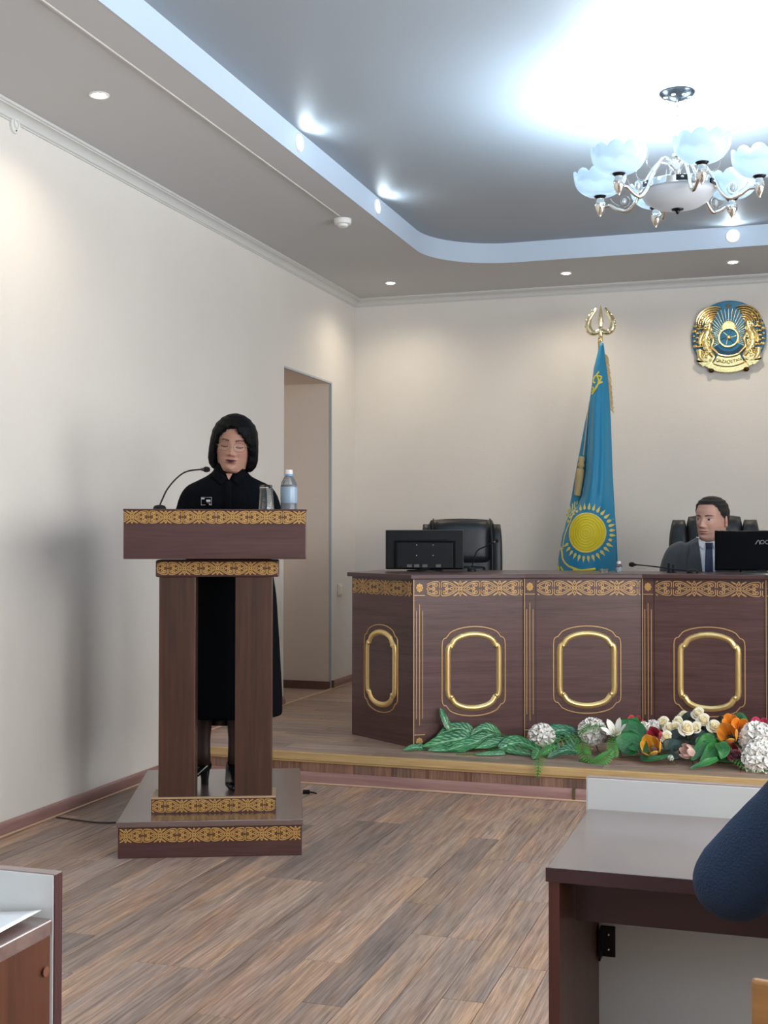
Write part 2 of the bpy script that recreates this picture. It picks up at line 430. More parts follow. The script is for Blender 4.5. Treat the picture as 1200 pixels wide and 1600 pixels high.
def skirting(name, p0, p1, nrm, z, m, bead=True, h=0.056, d=0.018):
    """profile skirting from p0 to p1, standing proud of the wall along nrm"""
    p0, p1, nrm = Vector((*p0, z)), Vector((*p1, z)), Vector((*nrm, 0))
    prof = [(0, 0), (d, 0), (d, h*0.62), (d*0.75, h*0.86), (d*0.35, h), (0, h)]
    mb = MB(); mb.rings([[p+nrm*a+Vector((0, 0, b)) for a, b in prof] for p in (p0, p1)])
    o = struct(mb.build(name, m, None, 30))
    if bead:
        q = MB(); q.tube([p0+nrm*(d+0.002)+Vector((0, 0, 0.004)), p1+nrm*(d+0.002)+Vector((0, 0, 0.004))], 0.005, 8)
        q.build('bead', M_BEAD, o, 60)
    return o
D0, D1, DZ = 7.21, 8.07, 2.28                     # doorway in the left wall
o = skirting('baseboard_left', (XL, YF), (XL, YST+0.015), (1, 0), 0, M_SKIRT); 
o = skirting('baseboard_left_stage', (XL, YST+0.02), (XL, D0-0.005), (1, 0), ZS, M_SKIRT)
o = skirting('baseboard_left_corner', (XL, D1+0.012), (XL, YB), (1, 0), ZS, M_SKIRT)
box('end_cap', XL, XL+0.021, D1+0.004, D1+0.014, ZS, ZS+0.058, mat('skirting_cap', rgb(96, 82, 54), 0.5), o)
skirting('baseboard_back', (XL, YB), (XR, YB), (0, -1), ZS, M_SKIRT_X)
o = skirting('baseboard_stage', (XL, YST+0.014), (XR, YST+0.014), (0, -1), 0, M_SKIRT_X, True, 0.056, 0.016)
o = box('joint_cap', -0.915, -0.903, YST-0.006, YST+0.012, 0, 0.058, mat('skirting_cap', rgb(96, 82, 54), 0.5), o)
skirting('baseboard_right', (XR, YST+0.015), (XR, YF), (-1, 0), 0, M_SKIRT)

# walls
wl = MB(); wl.box(XL-T, XL, YF-T, D0, 0, 3.2); wl.box(XL-T, XL, D1, YB+T, 0, 3.2); wl.box(XL-T, XL, D0, D1, DZ, 3.2); wl.box(XL-T, XL, D0, D1, 0, ZS-0.006)
struct(wl.build('wall_left', M_WALL))
struct(box('wall_back', XL-0.7, XR+T, YB, YB+T, 0, 3.2, M_WALL))
wr = MB(); ys = sorted([(c-w2/2, c+w2/2) for c, w2 in ADDED_WINDOWS_R]); prev = YF-T
for a, b_ in ys: wr.box(XR, XR+T, prev, a, 0, 3.2); wr.box(XR, XR+T, a, b_, 0, 0.95); wr.box(XR, XR+T, a, b_, 2.55, 3.2); prev = b_
wr.box(XR, XR+T, prev, YB+T, 0, 3.2); struct(wr.build('wall_right', M_WALL))
struct(box('wall_front', XL-T, XR+T, YF-T, YF, 0, 3.2, M_WALL))
M_WGLASS = mat('window_glass', (0.9, 0.95, 1, 1), 0.02, 0, alpha_trans=1.0)
wi = 1
def window(c, wd, axis, pos):
    global wi
    f = MB(); g = MB()
    def bx(mb, a0, a1, d0, d1, z0, z1):
        if axis == 'x': mb.box(pos+d0, pos+d1, a0, a1, z0, z1)
        else: mb.box(a0, a1, pos-d1, pos-d0, z0, z1)
    a, b_ = c-wd/2, c+wd/2
    for z0, z1 in ((0.95, 1.0), (2.50, 2.55)): bx(f, a, b_, 0.04, 0.10, z0, z1)
    for m0 in (a, c-0.025, b_-0.05): bx(f, m0, m0+0.05, 0.04, 0.10, 1.0, 2.5)
    o = struct(f.build('window_%d' % wi, M_WHITE)); wi += 1
    bx(g, a+0.05, b_-0.05, 0.065, 0.075, 1.0, 2.5); g.build('pane', M_WGLASS, o)
    s2 = MB(); bx(s2, a-0.05, b_+0.05, -0.12, 0.04, 0.92, 0.95); s2.build('window_sill', M_WHITE, o, None, 0.005)
for c, wd in ADDED_WINDOWS_R: window(c, wd, 'x', XR)  # unseen windows, added as light sources

# doorway recess behind the left wall
rc = MB(); RX = XL-0.56
rc.box(RX, XL-0.003, D1-0.004, D1+0.1, 0, DZ+0.1); rc.box(RX, XL-0.003, D0-0.1, D0+0.004, 0, DZ+0.1)
rc.box(RX-0.1, RX, D0-0.1, D1+0.1, 0, DZ+0.1)
M_JAMB = mat('jamb_wallpaper', rgb(228, 216, 204), 0.75, bump=0.3, bscale=220)
d1 = struct(rc.build('door_1', M_JAMB)); d1['label'] = 'doorless passage opening'
rt = MB(); rt.box(RX, XL-0.003, D0, D1, DZ-0.004, DZ+0.1); rt.build('lintel', M_JAMB, d1)
fj = MB(); fj.box(RX, XL, D0, D1, ZS-0.03, ZS-0.004); fj.build('sill_floor', M_PLANK_X, d1)
sj = MB(); sj.box(RX, XL-0.002, D1-0.016, D1, ZS-0.004, ZS+0.052); sj.build('jamb_skirting', wood('dark_skirting', rgb(92, 66, 58), rgb(116, 86, 76), 'x', 0.45), d1)
sj = MB(); sj.box(XL-0.012, XL+0.003, D1-0.008, D1+0.004, ZS, DZ); sj.box(XL-0.012, XL+0.003, D0, D1, DZ-0.008, DZ+0.004)
sj.build('corner_bead', mat('corner_bead', rgb(176, 182, 190), 0.5), d1)
th = MB(); th.box(XL-0.004, XL+0.022, D0-0.005, D1+0.012, ZS-0.002, ZS+0.006); th.build('threshold', M_BEAD, d1)

# ceiling with a raised tray
TX0, TX1, TY0, TY1, TRAD = -2.112, 1.345, -2.6, 7.685, 0.50
def tray_loop(n=12):
    pts = []
    for cx, cy_, a0 in ((TX1-TRAD, TY1-TRAD, 0), (TX0+TRAD, TY1-TRAD, 90), (TX0+TRAD, TY0+TRAD, 180), (TX1-TRAD, TY0+TRAD, 270)):
        for k in range(n+1):
            a = math.radians(a0+90*k/n); pts.append((cx+TRAD*math.cos(a), cy_+TRAD*math.sin(a)))
    return pts
loop = tray_loop(); N_ = len(loop)
CX_, CY_ = (TX0+TX1)/2, (TY0+TY1)/2
def outer(i):
    q = i//13; k = i % 13; X0, X1, Y0_, Y1_ = XL-T, XR+T, YF-T, YB+T
    c = [(X1, Y1_), (X0, Y1_), (X0, Y0_), (X1, Y0_)][q]
    x, y_ = loop[i]
    if k == 6: return c
    if (k < 6) == (q % 2 == 0): return (c[0], y_)
    return (x, c[1])
cl = MB(); vs = [(x, y_, ZC) for x, y_ in loop]+[(*outer(i), ZC) for i in range(N_)]
vs += [(x, y_, ZC+0.02) for x, y_ in loop]+[(*outer(i), ZC+0.02) for i in range(N_)]
fs = [(i, (i+1) % N_, N_+(i+1) % N_, N_+i) for i in range(N_)]+[(2*N_+i, 3*N_+i, 3*N_+(i+1) % N_, 2*N_+(i+1) % N_) for i in range(N_)]
cl.add(vs, fs); struct(cl.build('ceiling', M_CEIL))
bd = MB(); bd.rings([[(x, y_, z) for x, y_ in loop] for z in (ZC-0.001, ZT)], True, False)
b_out = [(x+(0.012 if x > CX_ else -0.012), y_+(0.012 if y_ > CY_ else -0.012)) for x, y_ in loop]
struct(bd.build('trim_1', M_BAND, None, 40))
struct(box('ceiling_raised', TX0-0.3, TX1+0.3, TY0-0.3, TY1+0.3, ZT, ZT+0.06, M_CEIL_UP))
def cornice(name, p0, p1, nrm):
    p0, p1, nrm = Vector((*p0, 0)), Vector((*p1, 0)), Vector((*nrm, 0))
    prof = [(0, ZC-0.055), (0.006, ZC-0.055), (0.007, ZC-0.049), (0.013, ZC-0.047)]
    prof += [(0.014+0.034*(1-math.cos(a)), ZC-0.046+0.030*math.sin(a)) for a in [PI/2*k/7 for k in range(8)]]
    prof += [(0.050, ZC-0.012), (0.058, ZC-0.010), (0.060, ZC-0.002), (0.060, ZC+0.004), (0, ZC+0.004)]
    mb = MB(); mb.rings([[p+nrm*a+Vector((0, 0, b)) for a, b in prof] for p in (p0, p1)])
    struct(mb.build(name, M_CORNICE, None, 35))
cornice('trim_2', (XL, YF), (XL, YB), (1, 0)); cornice('trim_3', (XL, YB), (XR, YB), (0, -1)); cornice('trim_4', (XR, YB), (XR, YF), (-1, 0))

# ------------------------------------------------------------------ small fittings on ceiling and walls
mb = MB(); mb.box(-2.288, -2.280, YF+0.2, 6.28, ZC-0.006, ZC)
tag(mb.build('cable_raceway', mat('raceway_plastic', rgb(200, 196, 190), 0.5)), 'thin pale cable raceway running straight along the lower ceiling', 'cable raceway')
t = thing('smoke_detector', 'white round smoke detector on the lower ceiling', 'smoke detector', (-2.292, 6.36, ZC))
MB().lathe([(0.0, 0), (0.048, 0), (0.048, -0.012), (0.046, -0.026), (0.040, -0.030), (0.0, -0.030)], 28).build('base', M_WHITE, t, 40)
MB().lathe([(0.0, -0.030), (0.030, -0.030), (0.028, -0.040), (0.022, -0.044), (0.0, -0.044)], 24).build('sensor_cap', M_WHITE, t, 40)
t = thing('wall_bracket', 'small white oval bracket hanging under the cornice', 'bracket', (XL, 4.318, 2.888))
MB().prism([(0.030*math.cos(a), (0.046 if math.sin(a) > 0 else 0.036)*math.sin(a)) for a in [2*PI*k/20 for k in range(20)]], 0, 0.012, lambda x, y_, h: (h, x, y_)).build('plate', M_WHITE, t, 40, 0.002)
MB().tube([(0.015, 0.015*math.cos(a), 0.004+0.018*math.sin(a)) for a in [2*PI*k/16 for k in range(16)]], 0.003, 8, closed=True).build('ring', M_WHITE, t, 60)
MB().ell((0.013, 0, -0.024), 0.0035, 8, 6).build('screw', M_DARKMETAL, t, 60)
t = thing('light_switch', 'cream light switch on the wall beside the doorway', 'light switch', (XL, 8.235, 0.828))
box('frame', 0, 0.012, -0.042, 0.042, -0.042, 0.042, mat('cream_plastic', rgb(228, 222, 200), 0.4), t, 0.004)
box('rocker', 0.010, 0.018, -0.028, 0.028, -0.030, 0.030, mat('cream_plastic', rgb(228, 222, 200), 0.4), t, 0.003)

def point_light(name, loc, power, color, r, parent=None):
    l = bpy.data.lights.new(name, 'POINT'); l.energy = power; l.color = color; l.shadow_soft_size = r
    o = bpy.data.objects.new(name, l); COL.objects.link(o); o.location = loc
    if parent: o.parent = parent
    return o
def spot_light(name, loc, direction, power, color, angle, r, parent=None, blend=0.6):
    l = bpy.data.lights.new(name, 'SPOT'); l.energy = power; l.color = color; l.spot_size = math.radians(angle); l.spot_blend = blend; l.shadow_soft_size = r
    o = bpy.data.objects.new(name, l); COL.objects.link(o); o.location = loc; o.rotation_euler = Vector(direction).to_track_quat('-Z', 'Y').to_euler()
    if parent: o.parent = parent
    return o
M_LED_W = mat('led_warm', (1, 1, 1, 1), 0.5, emit=(1.0, 0.95, 0.88), estr=14)
M_LED_C = mat('led_cool', (1, 1, 1, 1), 0.5, emit=(0.9, 0.97, 1.0), estr=14)
def downlight(x, y_, label):
    t = thing('recessed_downlight', label, 'downlight', (x, y_, ZC), 0, 'downlights in the lower ceiling')
    MB().lathe([(0.026, 0.001), (0.041, 0.001), (0.041, -0.003), (0.037, -0.006), (0.028, -0.004), (0.026, 0.001)], 28, cap=False).build('trim_ring', M_WHITE, t, 40)
    MB().lathe([(0.0, -0.001), (0.027, -0.001), (0.022, -0.007), (0.0, -0.009)], 24).build('lens', M_LED_W, t, 40)
    spot_light('downlight_beam', (0, 0, -0.02), (0, 0, -1), POWER_DOWN, WARM, 150, 0.03, t, 0.9)
downlight(-2.563, 4.268, 'round downlight in the lower ceiling above the left wall, nearest the viewer')
downlight(-2.552, 8.05, 'round downlight in the lower ceiling at the far corner beside the doorway')
downlight(-1.351, 8.10, 'round downlight in the lower ceiling above the flag')
downlight(-0.289, 8.09, 'round downlight in the lower ceiling above the state emblem')
downlight(0.80, 8.09, 'round downlight in the lower ceiling right of the emblem, outside the view')  # from here on: unseen downlights added for extra light
downlight(1.85, 8.05, 'round downlight in the far right ceiling corner, outside the view')
downlight(-2.563, 0.6, 'round downlight in the lower ceiling above the left wall, behind the viewer')
downlight(1.75, 4.268, 'round downlight in the lower ceiling above the right wall')
def trayspot(x, y_, z, d, label):
    rz = math.atan2(d[1], d[0])
    t = thing('tray_spotlight', label, 'spotlight', (x, y_, z), rz, 'spotlights in the raised ceiling band')
    M = Matrix.Rotation(PI/2, 3, 'Y')
    MB().lathe([(0.028, 0.0), (0.044, 0.0), (0.044, 0.004), (0.038, 0.010), (0.030, 0.006), (0.028, 0.0)], 28, M=M, cap=False).build('trim_ring', M_WHITE, t, 40)
    MB().lathe([(0.0, 0.002), (0.030, 0.002), (0.022, 0.009), (0.0, 0.011)], 24, M=M).build('lens', M_LED_C, t, 40)
    spot_light('spot_beam', (0.030, 0, 0.0), (1, 0, 0.05), POWER_TRAY, COOL, 172, 0.02, t, 0.5)
trayspot(TX0, 5.257, 3.017, (1, 0), 'round spotlight in the blue-white ceiling band, nearer of the two above the left side')
trayspot(TX0, 6.409, 3.017, (1, 0), 'round spotlight in the blue-white ceiling band, farther one before the curved corner')
trayspot(-0.274, TY1, 3.017, (0, -1), 'round spotlight in the far ceiling band below the chandelier')
trayspot(TX1, 5.257, 3.017, (-1, 0), 'round spotlight in the right ceiling band, nearer one outside the view')  # both right-band spots are unseen, added for extra light
trayspot(TX1, 6.409, 3.017, (-1, 0), 'round spotlight in the right ceiling band, farther one outside the view')

# ------------------------------------------------------------------ chandelier
M_OPAL = mat('opal_glass', (0.40, 0.47, 0.54, 1), 0.25, emit=(0.52, 0.80, 1.0), estr=POWER_SHADE)
_nt = M_OPAL.node_tree; _tr = _nt.nodes.new('ShaderNodeBsdfTransparent'); _tr.inputs[0].default_value = (0.92, 0.96, 1.0, 1)
_mx = _nt.nodes.new('ShaderNodeMixShader'); _mx.inputs[0].default_value = 0.14     # opal glass lets part of the bulb's light through
_nt.links.new(_nt.nodes['Principled BSDF'].outputs[0], _mx.inputs[1]); _nt.links.new(_tr.outputs[0], _mx.inputs[2])
_nt.links.new(_mx.outputs[0], _nt.nodes['Material Output'].inputs[0])
M_BOWL = mat('frosted_bowl', (0.50, 0.54, 0.58, 1), 0.35, emit=(0.72, 0.84, 1.0), estr=0.08)
M_NICKEL = mat('polished_nickel', (0.83, 0.79, 0.73, 1), 0.12, 1.0)
M_CRYSTAL = mat('crystal', (0.95, 0.98, 1, 1), 0.03, 0.0, alpha_trans=0.6, ior=1.5)
def chandelier(loc, label):
    t = thing('chandelier', label, 'chandelier', loc, 0, 'chandeliers')
    # canopy: pierced metal dish under the ceiling (local z = 0 is the ceiling)
    MB().lathe([(0.0, 0.0), (0.074, 0.0), (0.074, -0.005), (0.062, -0.018), (0.030, -0.030), (0.012, -0.036), (0.0, -0.036)], 32).build('canopy', M_DARKMETAL, t, 40)
    for k in range(7):
        a = 2*PI*k/7
        MB().ell((0.050*math.cos(a), 0.050*math.sin(a), -0.024), (0.011, 0.011, 0.005), 10, 6).build('canopy_boss', M_CHROME, t, 60)
    z = -0.036; k = 0
    while z > -0.240:
        pts = []
        for q in range(14):
            a = 2*PI*q/14; u, v_ = 0.006*math.cos(a), 0.013*math.sin(a)
            pts.append((u, 0, z-0.012+v_) if k % 2 == 0 else (0, u, z-0.012+v_))
        MB().tube(pts, 0.0019, 6, closed=True).build('chain_link', M_NICKEL, t, 60); z -= 0.020; k += 1
    kids_before = set(c_.name for c_ in t.children)
    zc = -0.375                                     # height of the cups
    MB().lathe([(0, -0.19), (0.010, -0.19), (0.022, -0.20), (0.024, -0.212), (0.016, -0.22), (0.030, -0.232), (0.034, -0.246), (0.018, -0.262), (0.012, -0.28), (0.012, -0.33), (0.0, -0.33)], 24).build('hub', M_NICKEL, t, 50)
    MB().lathe([(0.020, -0.325), (0.152, -0.325), (0.156, -0.329), (0.156, -0.352), (0.160, -0.354), (0.160, -0.358), (0.146, -0.360), (0.020, -0.345)], 48, cap=False).build('rim_band', M_CHROME, t, 40)
    for k in range(6):
        a = 2*PI*(k+0.5)/6+0.2
        mb = MB(); ca, sa = math.cos(a), math.sin(a)
        mb.prism([(-0.025, -0.351), (0.025, -0.351), (0.025, -0.330), (-0.025, -0.330)], 0.1565, 0.1585, lambda x, y_, h: (h*ca-x*sa, h*sa+x*ca, y_)); mb.build('band_plaque', M_DARKMETAL, t)
        MB().ell((0.159*ca, 0.159*sa, -0.340), (0.008, 0.008, 0.006), 8, 6).build('band_stud', M_CHROME, t, 60)
    MB().lathe([(0.0, -0.352), (0.150, -0.352), (0.153, -0.358), (0.150, -0.370), (0.132, -0.396), (0.098, -0.418), (0.055, -0.430), (0.0, -0.433)], 48).build('bowl', M_BOWL, t, 50)
    MB().lathe([(0, -0.430), (0.026, -0.431), (0.024, -0.436), (0.009, -0.440), (0.007, -0.448), (0.003, -0.453), (0.0, -0.454)], 20).build('bowl_finial', M_DARKMETAL, t, 50)
    R_ = 0.335
    arm_m = cup_m = sh_m = None
    for k in range(6):
        a = math.radians(-90+YAW*180/PI+3+60*k); ca, sa = math.cos(a), math.sin(a)
        fn = lambda r, z_, s_=0.0: (r*ca-s_*sa, r*sa+s_*ca, z_)
        path = spline([(0.020, -0.244), (0.075, -0.226), (0.112, -0.262), (0.150, -0.320), (0.178, -0.378), (0.215, -0.412), (0.258, -0.402), (0.292, -0.382), (R_-0.012, -0.384)], 7)
        arm = MB().tube([fn(r, z_) for r, z_ in path], [0.0062+0.0022*math.sin(i/len(path)*PI) for i in range(len(path))], 8).build('arm', M_NICKEL, t, 60)
        sc = []
        for q in range(30):
            th = -PI/2-q/29*2.4*PI; rr = 0.026*(1-0.50*q/29); sc.append(fn(0.228+rr*math.cos(th), -0.370+rr*math.sin(th)))
        MB().tube(sc, 0.0026, 6).build('scroll', M_NICKEL, arm, 60)
        MB().tube([fn(r, z_) for r, z_ in spline([(0.25, -0.388), (0.275, -0.372), (0.290, -0.352)], 5)], 0.0022, 6).build('tendril', M_NICKEL, arm, 60)
        MB().tube([fn(r, z_) for r, z_ in spline([(0.13, -0.295), (0.165, -0.285), (0.178, -0.250), (0.158, -0.215)], 6)], [0.0036-0.0001*i for i in range(19)], 6).build('leaf_scroll', M_NICKEL, arm, 60)
        MB().ell(fn(0.228, -0.370), (0.011, 0.011, 0.015), 8, 6).build('crystal_drop', M_CRYSTAL, arm)
        c = Vector(fn(R_, 0))
        cup = MB().lathe([(0, -0.425), (0.004, -0.424), (0.005, -0.418), (0.010, -0.412), (0.020, -0.390), (0.024, -0.372), (0.021, -0.362), (0.017, -0.356), (0.017, -0.346), (0, -0.346)], 20, c).build('cup', M_NICKEL, t, 50)
        MB().lathe([(0, -0.348), (0.016, -0.348), (0.026, -0.338), (0.027, -0.334), (0.0, -0.334)], 20, c).build('collar', M_DARKMETAL, cup, 40)
        # scalloped opal shade
        n, m_ = 60, 12; rings = []
        for side in (1, 0):
            rng = range(m_+1) if side else range(m_, -1, -1)
            for i in rng:
                u = i/m_; rr = 0.022+0.090*math.sin(min(1.0, u*1.06)*PI/2)**0.72 - (0 if side else 0.003)
                z0 = -0.336+0.094*(u**1.5)+(0 if side else 0.002); ring = []
                for q in range(n):
                    th = 2*PI*q/n; sc_ = abs(math.sin(th*5)); wv = (u**3)
                    r2 = rr*(1+0.045*wv*(sc_-0.5)) ; ring.append(c+Vector((r2*math.cos(th), r2*math.sin(th), z0+wv*0.020*(sc_**0.7-0.5))))
                rings.append(ring)
        MB().rings(rings, True, True).build('shade', M_OPAL, t, 60)
        point_light('bulb', c+Vector((0, 0, -0.250)), POWER_BULB, COOL, 0.035, t)
    for ch in list(t.children):
        if ch.name not in kids_before: ch.location.z -= 0.062
    return t
chandelier((-0.412, 5.29, ZT), 'six-arm nickel chandelier with scalloped white glass shades and a frosted centre bowl')
for yy, lb in ((2.79, 'six-arm nickel chandelier with scalloped shades hanging before the viewer, above the frame'), (0.29, 'six-arm nickel chandelier with scalloped shades hanging right above the viewer'), (-2.0, 'six-arm nickel chandelier with scalloped shades hanging at the back of the hall')):
    chandelier((-0.412, yy, ZT), lb)  # unseen copies, added to light the rest of the hall
# ------------------------------------------------------------------ carved ornament
def mirror4(pl): return [[(x, y_) for x, y_ in pl], [(x, -y_) for x, y_ in pl], [(1-x, y_) for x, y_ in pl], [(1-x, -y_) for x, y_ in pl]]
def spiral(cx, cy_, r0, a0, turns, n=14, asp=1.0):
    return [(cx+asp*r0*(1-0.72*k/n)*math.cos(a0+turns*2*PI*k/n), cy_+r0*(1-0.72*k/n)*math.sin(a0+turns*2*PI*k/n)) for k in range(n+1)]
def motif(asp):
    """one repeat, star at x = 0 and x = 1; y from -0.5 to 0.5; asp = height / length"""
    L = []
    L += [spline([(0.02, 0.02), (0.11, 0.16), (0.20, 0.32), (0.30, 0.43), (0.42, 0.46), (0.475, 0.40), (0.478, 0.22), (0.475, 0.06)], 3)]
    L += [spline([(0.09, 0.02), (0.17, 0.15), (0.25, 0.27), (0.33, 0.34), (0.41, 0.33), (0.432, 0.22), (0.40, 0.12)], 3)]
    L += [spiral(0.345, 0.165, 0.14, -0.3, 1.25, 12, asp)]
    L += [spline([(0.16, 0.0), (0.21, 0.09), (0.26, 0.0)], 3), spline([(0.27, 0.02), (0.33, 0.05), (0.38, 0.01)], 3)]
    L += [spline([(0.0, 0.06), (0.05, 0.20), (0.07, 0.34), (0.15, 0.46)], 3), spline([(0.0, 0.22), (0.025, 0.34), (0.0, 0.49)], 3)]
    L += [spline([(0.035, 0.30), (0.10, 0.34), (0.17, 0.48)], 3), [(0.0, 0.08), (0.055, 0.0)]]
    out = []
    for pl in L: out += mirror4(pl)
    return out
def clip(pl, a, b):
    runs = []; cur = []
    for p in pl:
        if a <= p[0] <= b: cur.append(p)
        else:
            if len(cur) > 1: runs.append(cur)
            cur = []
    if len(cur) > 1: runs.append(cur)
    return runs
def ornament(x0, x1, yc, hgt, cell, star0, fn, wd, h0, h1):
    """a strip of carved repeats from x0 to x1 around height yc; star0 = x of one star"""
    mb = MB(); ms = motif(hgt/cell); k0 = int(math.floor((x0-star0)/cell))-1
    for k in range(k0, int((x1-star0)/cell)+2):
        for pl in ms:
            q = [(star0+(k+x)*cell, yc+y_*hgt) for x, y_ in pl]
            for run in clip(q, x0, x1): mb.ribbon(run, wd, fn, h0, h1, top=0.55)
    return mb

# ------------------------------------------------------------------ lectern
LO = Vector((-2.049, 4.2337, 0)); LA = math.radians(22.4)
lect = thing('lectern', 'dark wooden lectern with two broad legs and carved gold ornament strips', 'lectern', LO, LA)
box('platform', -0.343, 0.343, 0.002, 1.03, 0.0, 0.115, M_LECT_H, lect, 0.002)
M_PLATTOP = wood('lectern_platform_top', rgb(84, 64, 60), rgb(106, 84, 78), 'x', 0.24, 0.8, 0, 0, coat=1.0)
box('platform_top', -0.347, 0.347, -0.003, 1.034, 0.115, 0.137, M_PLATTOP, lect, 0.002)
front = lambda yy: (lambda x, z, h: (x, yy-h, z))
o = ornament(-0.338, 0.338, 0.0845, 0.052, 0.1265, -0.314, front(0.002), 0.0046, -0.001, 0.004).build('carved_strip', M_GOLD_CARVE, lect, 50)
M_STRIPBED = mat('carved_strip_bed', rgb(96, 64, 40), 0.5, 0.1)
box('strip_bed', -0.338, 0.338, 0.0, 0.004, 0.062, 0.107, M_STRIPBED, lect)
M_CAPWOOD = mat('pale_edge_laminate', rgb(176, 150, 116), 0.4)
for x0, x1, y0, y1 in ((-0.234, 0.243, 0.13, 0.142), (-0.234, -0.209, 0.142, 0.30), (0.228, 0.243, 0.142, 0.30)):
    box('plinth_board', x0, x1, y0, y1, 0.137, 0.192, M_LECT_H, lect)
    box('plinth_cap', x0, x1, y0, y1, 0.192, 0.198, M_CAPWOOD, lect)
box('strip_bed', -0.230, 0.239, 0.128, 0.131, 0.144, 0.186, M_STRIPBED, lect)
ornament(-0.232, 0.241, 0.165, 0.048, 0.1265, -0.118, front(0.130), 0.0046, -0.001, 0.004).build('carved_strip', M_GOLD_CARVE, lect, 50)
for x0, x1 in ((-0.209, -0.069), (0.084, 0.228)):
    box('leg', x0, x1, 0.142, 0.285, 0.137, 1.048, M_LECT_V, lect, 0.003)
box('neck_band', -0.222, 0.253, 0.13, 0.30, 1.046, 1.112, M_LECT_H, lect, 0.006)
box('strip_bed', -0.214, 0.245, 0.128, 0.131, 1.058, 1.102, M_STRIPBED, lect)
ornament(-0.218, 0.249, 1.080, 0.050, 0.1265, -0.111, front(0.130), 0.0046, -0.001, 0.004).build('carved_strip', M_GOLD_CARVE, lect, 50)
box('desk_box', -0.335, 0.357, 0.05, 0.50, 1.117, 1.300, M_LECT_H, lect, 0.003)
box('desk_top', -0.337, 0.359, 0.048, 0.502, 1.300, 1.308, M_TOPWOOD, lect, 0.002)
box('strip_bed', -0.330, 0.352, 0.048, 0.051, 1.256, 1.298, M_STRIPBED, lect)
ornament(-0.333, 0.355, 1.277, 0.050, 0.1265, -0.303, front(0.050), 0.0046, -0.001, 0.004).build('carved_strip', M_GOLD_CARVE, lect, 50)
ZL = 1.308
def lloc(x, y_, z): return Vector((LO.x+x*math.cos(LA)-y_*math.sin(LA), LO.y+x*math.sin(LA)+y_*math.cos(LA), z))

# things on the lectern
M_GLASS = mat('clear_glass', (0.97, 0.985, 0.98, 1), 0.02, 0, alpha_trans=1.0, ior=1.45)
t = thing('drinking_glass', 'clear tumbler standing upside down on the lectern beside the bottle', 'glass', lloc(0.20, 0.25, ZL), LA)
MB().lathe([(0.030, 0.0), (0.0315, 0.002), (0.0255, 0.098), (0.023, 0.101), (0.0, 0.101), (0.0, 0.090), (0.021, 0.088), (0.0285, 0.0)], 32, cap=False).build('tumbler', M_GLASS, t, 40)
t = thing('water_bottle', 'blue-tinted plastic water bottle with a white cap on the lectern', 'bottle', lloc(0.291, 0.30, ZL), LA)
M_PET = mat('pet_plastic', (0.86, 0.93, 1.0, 1), 0.06, 0, alpha_trans=0.85, ior=1.3)
MB().lathe([(0, 0), (0.028, 0), (0.0335, 0.006), (0.0335, 0.028), (0.032, 0.032), (0.0335, 0.036), (0.0335, 0.098), (0.031, 0.114), (0.022, 0.131), (0.0135, 0.140), (0.0135, 0.150), (0, 0.150)], 28).build('bottle_body', M_PET, t, 40)
MB().lathe([(0, 0.004), (0.031, 0.006), (0.0315, 0.098), (0.028, 0.104), (0, 0.104)], 28).build('water', mat('water_blue', (0.62, 0.80, 0.95, 1), 0.05, 0, alpha_trans=0.55, ior=1.33), t, 40)
MB().lathe([(0.0339, 0.030), (0.0341, 0.031), (0.0341, 0.094), (0.0339, 0.095)], 28, cap=False).build('bottle_label', mat('pale_blue_film', rgb(176, 204, 228), 0.25, alpha_trans=0.35), t, 40)
MB().lathe([(0.0145, 0.138), (0.0165, 0.139), (0.0165, 0.146), (0.0145, 0.147)], 24, cap=False).build('neck_ring', mat('blue_ring', rgb(110, 150, 196), 0.3), t, 40)
MB().lathe([(0, 0.147), (0.0150, 0.147), (0.0152, 0.150), (0.0150, 0.163), (0.013, 0.165), (0, 0.165)], 24).build('cap', M_WHITE, t, 40)
def goose_mic(name, label, pts, head_dir, base, hr=0.011, hl=0.034, m_head=None, base_r=0.03, rz=0.0, clip_at=None):
    """gooseneck microphone; points are offsets from the base centre on the desk"""
    t = thing(name, label, 'microphone', base, rz)
    MB().lathe([(0, 0), (base_r, 0), (base_r, 0.010), (base_r*0.8, 0.018), (base_r*0.3, 0.022), (0, 0.022)], 28).build('base', M_BLACKP, t, 40)
    sp_ = spline([(0, 0, 0.018)]+pts, 8)
    MB().tube(sp_, 0.0034, 8).build('gooseneck', M_BLACKP, t, 60)
    e = Vector(pts[-1]); d = Vector(head_dir).normalized(); q = d.to_track_quat('Z', 'Y').to_matrix()
    MB().lathe([(0, 0), (0.005, 0.0), (0.006, 0.006), (0.0075, 0.012), (0.0075, 0.016)], 16, e, q).build('collar', m_head or M_BLACKP, t, 40)
    MB().lathe([(0, 0.010), (hr*0.85, 0.012), (hr*1.05, 0.018), (hr*1.1, hl*0.75), (hr*0.8, hl*1.05), (0, hl*1.15)], 18, e, q).build('windscreen', mat('black_foam', rgb(14, 14, 16), 0.95, bump=0.5, bscale=400), t, 50)
    return t
goose_mic('gooseneck_microphone', 'black gooseneck microphone arching up from the lectern towards the woman',
          [(0.010, 0.01, 0.045), (0.027, 0.03, 0.085), (0.055, 0.06, 0.125), (0.085, 0.095, 0.154), (0.115, 0.11, 0.166), (0.155, 0.12, 0.171)], (1, 0.25, 0.02), lloc(-0.225, 0.30, ZL), m_head=mat('mic_brown', rgb(70, 40, 42), 0.4), base_r=0.026, rz=LA)
